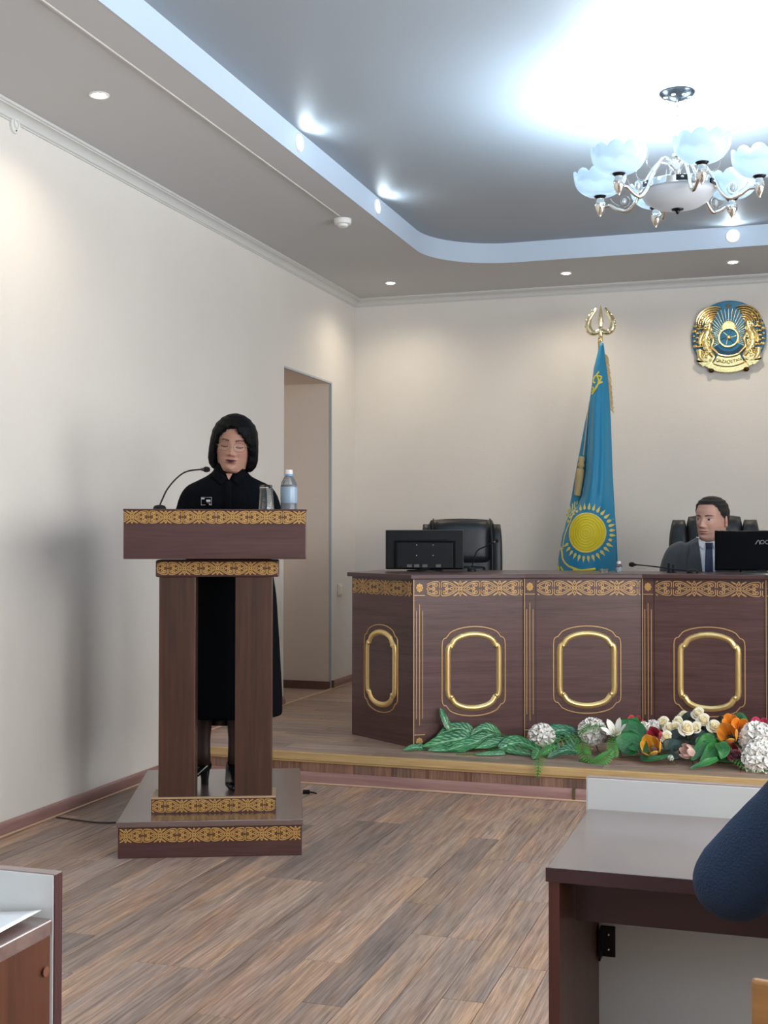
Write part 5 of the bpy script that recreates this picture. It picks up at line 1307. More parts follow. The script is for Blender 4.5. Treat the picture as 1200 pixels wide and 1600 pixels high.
spray('dark_leaf_spray', 'dark green leaves behind the orange tulip and red bud',
      [([(1130, 1168, 5.98), (1146, 1158, 6.0), (1165, 1172, 5.95)], 0.030), ([(1145, 1130, 6.12), (1158, 1120, 6.12), (1168, 1132, 6.1)], 0.022),
       ([(1120, 1185, 5.88), (1140, 1186, 5.86), (1170, 1196, 5.84)], 0.024), ([(1150, 1182, 5.88), (1175, 1198, 5.84), (1198, 1205, 5.82)], 0.026)], c1=rgb(12, 46, 24), c2=rgb(40, 98, 42), veins=0.1)
# ferns
fern('fern frond arching left and drooping over the stage edge', [(902, 1150, 6.0), (878, 1156, 5.90), (850, 1168, 5.80), (843, 1180, 5.70), at_y(842, 1195, 5.615), at_y(840, 1214, 5.61)], 0.045, 34)
fern('short fern frond falling forward below the dark striped leaves', [(906, 1152, 6.0), (910, 1163, 5.90), (912, 1176, 5.84), (924, 1192, 5.78)], 0.048, 26)
fern('wide fern frond lying on the stage in front of the lily', [(905, 1190, 5.84), (922, 1192, 5.80), (942, 1186, 5.80), (957, 1172, 5.84)], 0.052, 32)
fern('fern frond curving up beside the lily stem', [(962, 1184, 5.84), (958, 1172, 5.86), (956, 1160, 5.90), (958, 1147, 5.95)], 0.034, 24)
fern('fern frond arching over the white bloom left of the lily', [(948, 1138, 6.02), (930, 1134, 6.02), (914, 1138, 6.0), (903, 1150, 5.98)], 0.026, 26)
fern('thin feathery fern frond behind the flat striped leaves', [(830, 1160, 6.12), (806, 1154, 6.10), (782, 1148, 6.06), (766, 1142, 6.04)], 0.022, 26, rgb(22, 70, 46), rgb(60, 120, 80))
fern('low fern frond pointing left under the striped leaves', [(790, 1172, 5.90), (765, 1176, 5.86), (735, 1182, 5.83), (712, 1186, 5.80)], 0.018, 26)
fern('fern frond spreading below the big white blooms at the right', [(1140, 1180, 5.88), (1160, 1192, 5.83), (1180, 1200, 5.80), (1202, 1205, 5.78)], 0.035, 26)
# flowers
CW, CC = rgb(246, 244, 240), rgb(224, 222, 196)
bloom_ball('white ruffled bloom, leftmost flower of the row among striped leaves', 847, 1150, 18, 6.0, rgb(244, 242, 238), rgb(216, 214, 204))
bloom_ball('white ruffled bloom behind the fern left of the lily', 926, 1143, 19, 6.06, rgb(244, 242, 238), rgb(218, 218, 204))
lily('white lily with petals spread upward beside the broad green leaves', 962, 1147, 24, 5.96, (-0.15, -0.55, 0.8))
tulip('coral pink flower at the top behind the broad green leaves', 992, 1132, 10, 6.10, rgb(196, 40, 60), rgb(232, 92, 104), (0.0, -0.4, 0.9), 0.5, 'pink_flower')
bloom_ball('small white flower between the coral pink flower and the cream roses', 1007, 1139, 10, 6.06, CW, rgb(206, 200, 170), florets=16)
bloom_ball('small white flower directly left of the first cream rose', 1021, 1136, 10, 6.10, rgb(232, 232, 232), rgb(206, 204, 190), florets=16)
tulip('crimson tulip above the yellow tulip', 1024, 1150, 11, 6.0, rgb(140, 14, 44), rgb(196, 36, 66), (-0.3, -0.7, 0.5), 0.1)
tulip('yellow tulip opened towards the viewer, in front of the crimson tulip', 1018, 1168, 14, 5.90, rgb(214, 136, 20), rgb(246, 194, 56), (-0.15, -0.8, 0.5), 0.35)
roses = [(1036, 1130, 10.5, 6.12, 'leftmost of the top row'), (1046, 1138, 9.5, 6.06, 'just below the leftmost one'), (1041, 1151, 9.5, 5.98, 'lowest one beside the crimson tulip'),
         (1060, 1127, 8.5, 6.14, 'second of the top row'), (1055, 1136, 9, 6.06, 'in the middle of the left cluster'), (1073, 1138, 12, 6.0, 'largest one facing the viewer'),
         (1087, 1137, 9.5, 6.02, 'right beside the largest one'), (1091, 1115, 10, 6.14, 'highest of all below the third oval'), (1099, 1125, 10.5, 6.06, 'just below the highest one'),
         (1116, 1135, 11, 6.02, 'alone left of the orange flowers'), (1067, 1119, 8, 6.18, 'small one behind the top row'), (1131, 1139, 8.5, 6.06, 'half hidden behind the orange tulip')]
for i, (x, y_, r, Y, wh) in enumerate(roses):
    rose('cream white rose, '+wh, x, y_, r, Y, rgb(240, 226, 176), rgb(248, 244, 230), (rl.uniform(-.3, .4), -0.8, rl.uniform(.25, .7)))
tulip('orange yellow tulip right of the cream roses', 1138, 1149, 14, 5.96, rgb(206, 110, 16), rgb(240, 176, 44), (-0.25, -0.75, 0.5), 0.25)
tulip('bright orange open flower above the orange yellow tulip', 1143, 1131, 9, 6.06, rgb(240, 132, 20), rgb(252, 174, 50), (-0.2, -0.8, 0.5), 1.1, 'orange_flower')
tulip('bright orange open flower next to the big white blooms', 1157, 1140, 10.5, 6.02, rgb(240, 136, 22), rgb(253, 178, 56), (0.1, -0.8, 0.5), 1.1, 'orange_flower')
tulip('small pale yellow bud above the big white blooms', 1164, 1134, 6, 6.08, rgb(232, 200, 110), rgb(250, 232, 170), (0.2, -0.6, 0.7), 0.1, 'flower_bud')
tulip('pink flower behind the big white blooms at the right edge', 1188, 1139, 11, 6.10, rgb(188, 36, 80), rgb(226, 84, 120), (0.0, -0.6, 0.7), 0.9, 'pink_flower')
bloom_ball('big white ruffled bloom at the right edge, upper one', 1185, 1157, 24, 5.98, rgb(250, 249, 246), rgb(214, 216, 196), florets=44)
bloom_ball('big white ruffled bloom at the right edge, lower one', 1187, 1187, 22, 5.84, rgb(250, 249, 246), rgb(214, 216, 196), florets=44)
tulip('dark red bud above the burgundy rose', 1144, 1171, 8, 5.92, rgb(110, 10, 30), rgb(170, 24, 48), (0.1, -0.8, 0.5), 0.0, 'flower_bud')
rose('burgundy rose between the green leaves and the lower white bloom', 1149, 1181, 11, 5.87, rgb(60, 6, 26), rgb(104, 14, 46))
tulip('pale pink rosebud lying left of the broad forward-hanging leaves', 1075, 1175, 10, 5.88, rgb(214, 160, 150), rgb(240, 212, 200), (-0.7, -0.6, 0.4), 0.1, 'flower_bud')
bloom_ball('tiny white flower sprig lying on the stage below the dark rose leaves', 1048, 1184, 4, 5.83, rgb(236, 240, 238), rgb(150, 170, 160), florets=10)
# ------------------------------------------------------------------ people
M_SKIN = vcol_mat('skin', 0.5, 0.0, 0.04, 900, 0.12, 0.35)
M_BLACKCLOTH = mat('black_cloth', rgb(5, 8, 13), 0.85, sheen=0.0, spec=0.1, bump=0.10, bscale=700)
M_HAIR_W = mat('black_hair', rgb(4, 5, 7), 0.5, bump=0.5, bscale=260, spec=0.12)
M_HAIR_M = mat('dark_hair', rgb(20, 19, 20), 0.6, bump=0.7, bscale=500)
def g2(a, sa, b, sb): return math.exp(-(a/sa)**2-(b/sb)**2)
def head_into(mb, M, skin, lip, brow, male, gaze=0.0, nz=110, na=150, scale=1.0):
    """head with face and neck as one surface; local: face towards -y, chin at z = 0, crown at 0.225"""
    W = [(-0.13, 0.066), (-0.06, 0.058), (-0.01, 0.058), (0.0, 0.058), (0.02, 0.060), (0.05, 0.0645), (0.08, 0.070), (0.11, 0.0735), (0.15, 0.0755), (0.18, 0.069), (0.20, 0.056), (0.215, 0.036), (0.2235, 0.014), (0.225, 0.001)]
    if not male: W = [(z, w*1.06) for z, w in W]
    if male: W = [(z, w+0.004*math.exp(-((z-0.035)/0.03)**2)) for z, w in W]
    FR = [(-0.13, -0.050), (-0.06, -0.044), (-0.012, -0.048), (-0.004, -0.070), (0.004, -0.082), (0.015, -0.086), (0.05, -0.089), (0.09, -0.089), (0.12, -0.087), (0.15, -0.086), (0.18, -0.074), (0.20, -0.056), (0.215, -0.032), (0.2235, -0.012), (0.225, -0.001)]
    BK = [(-0.13, 0.075), (-0.06, 0.066), (0.0, 0.062), (0.04, 0.070), (0.08, 0.090), (0.12, 0.104), (0.15, 0.105), (0.18, 0.092), (0.20, 0.072), (0.215, 0.044), (0.2235, 0.016), (0.225, 0.001)]
    TP = [(-0.02, 0.0), (-0.004, 0.30), (0.006, 0.40 if not male else 0.34), (0.03, 0.26), (0.06, 0.14), (0.09, 0.06), (0.12, 0.02), (0.16, 0.05), (0.225, 0)]
    zs_ = [-0.13+0.12*k/10 for k in range(10)]+[-0.01+0.235*k/nz for k in range(nz+1)]
    angs = []
    for k in range(na):
        t_ = k/na; a = 2*PI*t_; angs.append(-PI/2+a-0.38*math.sin(a))       # denser at the front
    vs = []; cs = []; n = len(angs)
    for z in zs_:
        w = interp(W, z); f = interp(FR, z); b = interp(BK, z); tp = interp(TP, z)
        for a in angs:
            c, s_ = math.cos(a), math.sin(a)
            x = w*math.copysign(abs(c)**0.92, c); y = (-f if s_ < 0 else b)*math.copysign(abs(s_)**0.92, s_)
            fa = max(0, -y/max(1e-4, -f)); x *= 1-tp*fa**1.6
            col = skin; d = 0.0; ax = abs(x)
            if y < -0.01 and z > -0.005:
                fw_ = min(1, (-y-0.01)/0.03)
                d += interp([(0.066, 0), (0.071, 0.015), (0.078, 0.0205), (0.088, 0.0150), (0.105, 0.0075), (0.118, 0.0035), (0.13, 0.0)], z)*math.exp(-(x/interp([(0.07, 0.0115), (0.08, 0.0105), (0.10, 0.0080), (0.12, 0.0090)], z))**2)
                d += 0.0075*g2(ax-0.0130, 0.0060, z-0.0745, 0.0060)
                d -= 0.0085*g2(ax-0.031, 0.017, z-0.114, 0.011)
                d += 0.0060*g2(ax-0.032, 0.013, z-0.1115, 0.0085)
                d += 0.0035*g2(ax-0.030, 0.02, z-0.131, 0.006)
                d += 0.0035*g2(ax-0.043, 0.016, z-0.086, 0.016)
                d += 0.0050*math.exp(-(x/0.021)**2)*(math.exp(-((z-0.0530)/0.0042)**2)+1.15*math.exp(-((z-0.0430)/0.0050)**2))
                d -= 0.0050*math.exp(-(x/0.022)**2-((z-0.0478)/0.0020)**2)
                d -= 0.0035*math.exp(-(x/0.018)**2-((z-0.0310)/0.0060)**2)
                d += 0.0055*math.exp(-(x/0.020)**2-((z-0.0140)/0.0120)**2)
                d -= 0.0020*g2(ax-0.027, 0.006, z-0.062, 0.012)
                d *= fw_
                # pigment; nostrils, mouth gap and lid crease are shade painted in
                ch = g2(ax-0.042, 0.018, z-0.082, 0.016)*0.35+g2(x, 0.012, z-0.077, 0.008)*0.3
                col = mixc(col, (skin[0]*1.02, skin[1]*0.78, skin[2]*0.74), ch)
                mw = 0.0240 if not male else 0.0235
                if ax < mw:
                    q = 1-(ax/mw)**2; up_, lo_ = (0.0068 if male else 0.0080)*q**0.7*(1-0.25*math.exp(-(x/0.004)**2)), (0.0085 if male else 0.0115)*q**0.7
                    if z < 0.0478+up_ and z > 0.0478-lo_: col = mixc(col, lip, 0.85 if not male else 0.55)
                    if abs(z-0.0478) < 0.0016*(q+0.15) : col = mixc(lip, (0.01, 0.004, 0.004), 0.75)
                if not male and ax < 0.015 and 0.0462-0.0035*(1-(ax/0.015)**2) < z < 0.0500: col = (0.02, 0.008, 0.010)
                bz = 0.1315+0.0035*math.sin((ax-0.014)/0.036*PI*0.9) if not male else 0.1300+0.0030*math.sin((ax-0.012)/0.038*PI*0.8)
                bt = (0.0038 if not male else 0.0036)*(1 if ax < 0.040 else max(0.2, 1-(ax-0.040)/0.014))
                if 0.013 < ax < 0.052 and abs(z-bz) < bt: col = mixc(col, brow, 0.85)
                ex = (ax-0.0320)/0.0150
                if abs(ex) < 1.0:
                    lid = math.sqrt(1-ex*ex)
                    if male:
                        zt2, zb2 = 0.1115+0.0044*lid, 0.1105-0.0032*lid
                        if zb2 < z < zt2:
                            col = (0.52, 0.48, 0.46)
                            ix = x-(math.copysign(0.032, x)+gaze)
                            if abs(ix) < 0.0056: col = (0.015, 0.010, 0.008)
                        elif zt2 <= z < zt2+0.0016: col = mixc(skin, (0.01, 0.008, 0.008), 0.9)
                        elif zt2+0.004 < z < zt2+0.0052: col = mixc(skin, (0.1, 0.05, 0.04), 0.4)
                        elif zb2-0.001 < z <= zb2: col = mixc(skin, (0.05, 0.03, 0.03), 0.4)
                    else:
                        zl = 0.1085-0.0034*lid
                        if zl-0.0022 < z < zl+0.0018: col = (0.012, 0.010, 0.012)
                        elif zl < z < zl+0.013*lid: col = mixc(skin, (skin[0]*0.62, skin[1]*0.5, skin[2]*0.52), 0.55)
                        elif zl-0.006 < z < zl-0.0014: col = mixc(skin, (skin[0]*0.6, skin[1]*0.5, skin[2]*0.48), 0.4)
                if ax > 0.0045 and ax < 0.0105 and abs(z-0.0690) < 0.0018: col = mixc(col, (0.05, 0.02, 0.02), 0.7)
                if male and z < 0.072 and not (ax < mw and 0.038 < z < 0.056): col = mixc(col, (skin[0]*0.62, skin[1]*0.66, skin[2]*0.72), 0.25)
            if male and y > -0.055 and z > 0.105 and ax > 0.045: col = mixc(col, (skin[0]*0.5, skin[1]*0.5, skin[2]*0.5), 0.35*min(1, (z-0.105)/0.03))
            p = Vector((x, y-d, z))*scale; vs.append(M @ p); cs.append(col[:3])
    fs = []
    for i in range(len(zs_)-1):
        for j in range(n): fs.append((i*n+j, i*n+(j+1) % n, (i+1)*n+(j+1) % n, (i+1)*n+j))
    fs.append(tuple((len(zs_)-1)*n+j for j in range(n)))
    mb.add(vs, fs, cs)
    for s_ in (-1, 1):                            # ears
        R = Matrix.Rotation(s_*0.35, 3, 'Z') @ Matrix.Rotation(0.18, 3, 'X'); c0 = Vector((s_*0.0765, 0.016, 0.100))
        for rr, off_ in (((0.007, 0.017, 0.031), Vector((0, 0, 0))), ((0.009, 0.007, 0.011), Vector((s_*0.001, -0.004, -0.020)))):
            e = MB(); e.ell((0, 0, 0), rr, 14, 10)
            mb.add([M @ ((c0+off_+R @ Vector(v))*scale) for v in e.v], e.f, [mixc(skin, (skin[0], skin[1]*0.7, skin[2]*0.66), 0.35)]*len(e.v))
def hand_into(mb, wrist, d, up, side, col, s=1.0, curl=0.5):
    """hand with palm, four fingers and thumb; d = pointing direction, up = back of the hand, side = +1/-1 thumb side"""
    d = Vector(d).normalized(); up = (Vector(up)-d*Vector(up).dot(d)).normalized(); r = d.cross(up)*side; w = Vector(wrist)
    P = lambda a, b, c: w+(d*a+r*b+up*c)*s
    sec = [(0.0, 0.024, 0.017), (0.03, 0.032, 0.016), (0.06, 0.040, 0.014), (0.085, 0.040, 0.012), (0.095, 0.034, 0.009)]
    mb.rings([[P(a, wd*math.cos(q), th*math.sin(q)) for q in [2*PI*k/14 for k in range(14)]] for a, wd, th in sec], True, True, col)
    for k, (b, ln) in enumerate(((0.029, 0.070), (0.010, 0.078), (-0.010, 0.073), (-0.028, 0.056))):
        pts = [P(0.080, b, 0.0)]; ang = 0.15; a_, c_ = 0.080, 0.0
        for q in range(3):
            ang += curl*(0.5+0.25*q); l = ln*(0.44, 0.32, 0.24)[q]; a_ += l*math.cos(ang); c_ -= l*math.sin(ang); pts.append(P(a_, b*1.06, c_))
        mb.tube(pts, [0.0092*s, 0.0086*s, 0.0080*s, 0.0062*s], 8, col=col)
    mb.tube([P(0.020, 0.022, -0.004), P(0.045, 0.048, -0.010), P(0.068, 0.058, -0.016), P(0.088, 0.056, -0.022)], [0.013*s, 0.0115*s, 0.0100*s, 0.0075*s], 8, col=col)
def ring_e(cx, cy_, z, a, b, n=28, p=1.0): return [(cx+a*math.copysign(abs(math.cos(q))**p, math.cos(q)), cy_+b*math.copysign(abs(math.sin(q))**p, math.sin(q)), z) for q in [2*PI*k/n for k in range(n)]]
def loft_rows(mb, rows, n=28, p=0.9): return mb.rings([ring_e(*r, n=n, p=p) for r in rows])

def core_into(mb, cx, cy_, z0, zlo, zhi, arms, col, k=1.0):
    """trunk from hips to shoulders and both arms, worn under the clothes"""
    n = 20; rows = [(0.0, 0.135, 0.095), (0.25, 0.130, 0.090), (0.5, 0.125, 0.085), (0.75, 0.145, 0.085), (0.9, 0.135, 0.075), (1.0, 0.055, 0.050)]
    mb.rings([ring_e(cx, cy_, zlo-z0+(zhi-zlo)*u, a*k, b*k, n) for u, a, b in rows], True, True, col)
    for sh, el, wr in arms:
        mb.tube([sh, ((Vector(sh)+Vector(el))/2), el, ((Vector(el)+Vector(wr))/2), wr], [0.038, 0.036, 0.033, 0.028, 0.022], 12, col=col)
# ---- the woman at the lectern (local frame of the lectern, facing -y)
W_ = thing('person', 'woman with black bob hair and glasses in black, reading at the lectern', 'person', lloc(0, 0, 0.137), LA)
ZB_ = 0.137
SK_W = (0.41, 0.225, 0.165); STOCK = (0.030, 0.016, 0.014)
HC = Vector((0.058, 0.600, 1.600-ZB_))
MH = Matrix.Translation(HC) @ Matrix.Rotation(math.radians(-3), 4, 'Z') @ Matrix.Rotation(math.radians(5.5), 4, 'Y') @ Matrix.Rotation(math.radians(10), 4, 'X') @ Matrix.Translation((0, 0, -0.112))
body = MB()
head_into(body, MH, SK_W, (0.24, 0.070, 0.090), (0.018, 0.012, 0.012), False, scale=1.0)
def leg_rows(x0, y0, x1, y1, ztop, zank, col):
    pts = []; rad = []
    for k in range(11):
        u = k/10; pts.append((x0+(x1-x0)*u, y0+(y1-y0)*u+0.018*math.sin(u*PI), ztop+(zank-ztop)*u)); rad.append(interp([(0, 0.062), (0.35, 0.048), (0.55, 0.046), (0.85, 0.030), (1, 0.031)], u))
    body.tube(pts, rad, 16, col=col)
leg_rows(-0.085, 0.66, -0.072, 0.692, 0.62, 0.085, STOCK)
leg_rows(0.080, 0.655, 0.060, 0.700, 0.62, 0.085, STOCK)
hand_into(body, (-0.055, 0.535, 1.215-ZB_), (1, -0.05, -0.25), (0, -1, 0), 1, SK_W, 0.85, 0.3)
hand_into(body, (0.125, 0.535, 1.195-ZB_), (-1, -0.05, -0.25), (0, -1, 0), -1, SK_W, 0.85, 0.3)
core_into(body, 0.035, 0.66, 0.137, 0.62, 1.45, [((0.035-0.15, 0.645, 1.385-ZB_), (0.035-0.2, 0.62, 1.18-ZB_), (-0.055, 0.537, 1.215-ZB_)), ((0.035+0.15, 0.645, 1.385-ZB_), (0.035+0.2, 0.62, 1.18-ZB_), (0.125, 0.537, 1.195-ZB_))], SK_W)
body.link()
bo_w = body.build('body', M_SKIN, W_, 180); bo_w['label'] = 'face, hands and stockinged legs'
dr = MB(); cx = 0.035; z_ = lambda z: z-ZB_
loft_rows(dr, [(cx, 0.665, z_(0.435), 0.232, 0.165), (cx, 0.665, z_(0.52), 0.232, 0.168), (cx, 0.665, z_(0.62), 0.226, 0.165), (cx, 0.665, z_(0.76), 0.218, 0.160), (cx, 0.665, z_(0.95), 0.205, 0.150), (cx, 0.66, z_(1.10), 0.182, 0.130),
               (cx, 0.655, z_(1.24), 0.176, 0.122), (cx, 0.645, z_(1.34), 0.178, 0.115), (cx, 0.640, z_(1.40), 0.178, 0.100), (cx, 0.640, z_(1.435), 0.150, 0.085), (cx, 0.632, z_(1.462), 0.095, 0.072), (cx+0.006, 0.624, z_(1.485), 0.070, 0.068), (cx+0.010, 0.618, z_(1.520), 0.068, 0.066)])
for s_ in (-1, 1):
    dr.tube(spline([(cx+s_*0.110, 0.642, z_(1.398)), (cx+s_*0.155, 0.640, z_(1.375)), (cx+s_*0.180, 0.633, z_(1.30)), (cx+s_*0.196, 0.615, z_(1.17))], 5), [0.050-0.0001*i for i in range(16)], 16)
    dr.tube(spline([(cx+s_*0.196, 0.615, z_(1.17)), (cx+s_*0.165, 0.570, z_(1.185)), (cx+s_*0.100, 0.542, z_(1.205))], 5), [0.049-0.0012*i for i in range(11)], 16)
    dr.ell((cx+s_*0.196, 0.615, z_(1.165)), 0.050, 16, 10)
me = remeshed(dr, 0.009, 5); mesh_obj('dress', me, M_BLACKCLOTH, W_)
# collar flaps, button band and the badge with white print
bv = BVHTree.FromPolygons([v.co.copy() for v in me.vertices], [tuple(p.vertices) for p in me.polygons])
def on_front(bvh, x, z, y_from, off_=0.003):
    h = bvh.ray_cast(Vector((x, y_from, z)), Vector((0, 1, 0)))
    return Vector((x, (h[0].y if h[0] is not None else y_from+0.2)-off_, z))
def patch(bvh, quad, nu, nv, y_from, off_, name, m, parent, thick=0.003):
    """cloth piece laid on the front of a body: quad = four (x, z) corners"""
    (ax, az), (bx_, bz), (cx_, cz), (dx_, dz) = quad
    def f(u, v_):
        x = (ax*(1-u)+bx_*u)*(1-v_)+(dx_*(1-u)+cx_*u)*v_; z = (az*(1-u)+bz*u)*(1-v_)+(dz*(1-u)+cz*u)*v_
        return on_front(bvh, x, z, y_from, off_)
    mb = MB(); mb.grid(f, nu, nv); return mb.build(name, m, parent, 180, 0, thick)
M_BLACK2 = mat('black_collar', rgb(4, 6, 10), 0.8, spec=0.1)
patch(bv, [(cx-0.052, z_(1.492)), (cx-0.004, z_(1.448)), (cx-0.030, z_(1.420)), (cx-0.075, z_(1.462))], 8, 5, 0.3, 0.004, 'collar_flap', M_BLACK2, W_, 0.004)
patch(bv, [(cx+0.060, z_(1.492)), (cx+0.012, z_(1.448)), (cx+0.038, z_(1.420)), (cx+0.083, z_(1.462))], 8, 5, 0.3, 0.004, 'collar_flap', M_BLACK2, W_, 0.004)
patch(bv, [(cx-0.014, z_(1.44)), (cx+0.016, z_(1.44)), (cx+0.016, z_(1.29)), (cx-0.014, z_(1.29))], 3, 14, 0.3, 0.003, 'button_band', M_BLACK2, W_, 0.003)
patch(bv, [(cx-0.010, z_(1.470)), (cx+0.018, z_(1.470)), (cx+0.005, z_(1.444)), (cx+0.001, z_(1.444))], 6, 6, 0.3, 0.006, 'neckline', mat('neck_skin', (*SK_W, 1), 0.5), W_, 0.002)
bx0, bz0 = -0.055, z_(1.352)
bd_ = patch(bv, [(bx0-0.023, bz0+0.017), (bx0+0.023, bz0+0.017), (bx0+0.023, bz0-0.017), (bx0-0.023, bz0-0.017)], 4, 3, 0.3, 0.005, 'name_badge', M_BLACK2, W_, 0.003)
M_BADGE = mat('badge_print', rgb(196, 200, 202), 0.5)
y0 = on_front(bv, bx0, bz0, 0.3, 0.009).y
fb = lambda x, z, h: (bx0+x, on_front(bv, bx0+x, bz0+z, 0.3, 0.0068+h).y, bz0+z)
MB().ribbon([(-0.022, -0.016), (0.022, -0.016), (0.022, 0.016), (-0.022, 0.016)], 0.0022, fb, 0, 0.001, True).build('badge_border', M_BADGE, bd_)
for (a, b, c, d, m) in ((0.000, 0.018, -0.003, 0.006, M_BADGE), (-0.020, -0.008, 0.008, 0.013, M_BADGE), (0.004, 0.018, -0.009, -0.006, mat('badge_red', rgb(150, 90, 90), 0.5)), (0.012, 0.018, -0.014, -0.011, M_BADGE)):
    MB().ribbon([(a, (c+d)/2), (b, (c+d)/2)], d-c, fb, 0, 0.0008).build('badge_print', m, bd_)
# hair: a chin-length bob parted off centre
def bob(M):
    nz, na = 54, 110; WH = [(-0.006, 0.078), (0.006, 0.092), (0.02, 0.101), (0.045, 0.106), (0.08, 0.105), (0.12, 0.102), (0.16, 0.096), (0.19, 0.084), (0.215, 0.064), (0.232, 0.040), (0.241, 0.014), (0.242, 0.002)]
    FH = [(-0.006, -0.035), (0.02, -0.045), (0.06, -0.058), (0.10, -0.085), (0.13, -0.098), (0.16, -0.101), (0.19, -0.092), (0.215, -0.068), (0.232, -0.042), (0.241, -0.014), (0.242, -0.002)]
    BH = [(-0.006, 0.092), (0.02, 0.104), (0.06, 0.116), (0.12, 0.124), (0.16, 0.122), (0.19, 0.106), (0.215, 0.080), (0.232, 0.048), (0.241, 0.016), (0.242, 0.002)]
    vs = []; keep = []
    for i in range(nz+1):
        z = -0.006+0.248*i/nz; w, f, b = interp(WH, z), interp(FH, z), interp(BH, z)
        for k in range(na):
            a = -PI/2+2*PI*k/na; c, s_ = math.cos(a), math.sin(a)
            x = w*math.copysign(abs(c)**0.85, c); y = (-f if s_ < 0 else b)*math.copysign(abs(s_)**0.85, s_)
            rel = (x+0.008)                       # the parting lies a little left of the middle
            # opening of the face in front: left and right hair edges by height
            el = interp([(-0.01, -0.066), (0.05, -0.071), (0.10, -0.072), (0.135, -0.066), (0.165, -0.046), (0.186, -0.022), (0.196, -0.010)], z)
            er = interp([(-0.01, 0.062), (0.05, 0.068), (0.09, 0.071), (0.115, 0.066), (0.135, 0.054), (0.158, 0.034), (0.180, 0.010), (0.196, -0.008)], z)
            inside = s_ < 0.15 and z < 0.196 and el < x < er
            st = 0.0022*math.sin(k*1.9+math.sin(z*40)*0.6)+0.0014*math.sin(k*5.3+z*30)
            vs.append(M @ Vector((x*(1+st*4), y*(1+st*4), z+0.0*st))); keep.append(not inside)
    fs = []
    for i in range(nz):
        for k in range(na):
            q = (i*na+k, i*na+(k+1) % na, (i+1)*na+(k+1) % na, (i+1)*na+k)
            if all(keep[j] for j in q): fs.append(q)
    fs.append(tuple(nz*na+k for k in range(na)))
    used = sorted(set(j for f_ in fs for j in f_)); mp = {j: i for i, j in enumerate(used)}
    mb = MB(); mb.add([vs[j] for j in used], [tuple(mp[j] for j in f_) for f_ in fs])
    o = mb.build('hair', M_HAIR_W, W_, 180)
    md = o.modifiers.new('t', 'SOLIDIFY'); md.thickness = 0.026; md.offset = -1; md.use_even_offset = False
    sm = o.modifiers.new('s', 'SUBSURF'); sm.levels = 1; sm.render_levels = 1
    o['label'] = 'black chin-length bob'
bob(MH)
# glasses: thin frames with clear lenses
gl = MB(); M_GLF = mat('glasses_frame', rgb(170, 164, 150), 0.25, 0.8)
hp = lambda x, y, z: MH @ Vector((x, y, z))
def lens_loop(cx_, n=24): return [(cx_+0.0235*math.copysign(abs(math.cos(a))**0.8, math.cos(a)), 0.107+0.0175*math.copysign(abs(math.sin(a))**0.8, math.sin(a))) for a in [2*PI*k/n for k in range(n)]]
g_o = None
for s_ in (-1, 1):
    pts = [hp(x, -0.101-0.10*0+(abs(x)-0.03)**2*2.5, z) for x, z in lens_loop(s_*0.0325)]
    o = MB().tube(pts, 0.00085, 6, closed=True).build('glasses_rim', M_GLF, W_, 60)
    MB().tube([hp(s_*0.056, -0.099, 0.110), hp(s_*0.072, -0.060, 0.112), hp(s_*0.078, 0.0, 0.112), hp(s_*0.080, 0.02, 0.106)], 0.0012, 6).build('glasses_temple', M_GLF, W_, 60)
MB().tube([hp(-0.010, -0.1015, 0.106), hp(-0.004, -0.1075, 0.109), hp(0.004, -0.1075, 0.109), hp(0.010, -0.1015, 0.106)], 0.0011, 6).build('glasses_bridge', M_GLF, W_, 60)
MB().ell(hp(0.069, -0.005, 0.066), 0.004, 8, 6).build('earring', M_CHROME, W_, 60)
# shoes: black pumps with block heels
def pump(x, y, rz, heel_up=0.0):
    R = Matrix.Translation((x, y, 0)) @ Matrix.Rotation(rz, 4, 'Z')
    rows = [(-0.135, 0.012, 0.010, 0.004, 0.020), (-0.115, 0.030, 0.018, 0.003, 0.034), (-0.08, 0.038, 0.022, 0.004, 0.040), (-0.03, 0.036, 0.030, 0.012, 0.045), (0.02, 0.031, 0.045, 0.036, 0.072), (0.06, 0.029, 0.065, 0.052, 0.100), (0.085, 0.026, 0.070, 0.056, 0.106), (0.095, 0.014, 0.070, 0.060, 0.098)]
    mb = MB(); rings = []
    for yy, w, zc_, zb_, zt_2 in rows:
        rings.append([R @ Vector((w*math.cos(a), yy, (zt_2+zb_)/2+(zt_2-zb_)/2*math.sin(a)+heel_up*0)) for a in [2*PI*k/16 for k in range(16)]])
    mb.rings(rings); o = mb.build('shoe', mat('black_shoe', rgb(10, 13, 15), 0.22), W_, 60)
    h = MB(); h.rings([[R @ Vector((0.022*q*math.cos(a), 0.068+0.020*q*math.sin(a), z)) for a in [2*PI*k/14 for k in range(14)]] for q, z in ((0.8, 0.0), (0.78, 0.02), (1.05, 0.060))]); h.build('heel', mat('black_shoe', rgb(10, 13, 15), 0.22), o, 60)
pump(-0.120, 0.652, -0.9); pump(0.056, 0.655, 0.10)

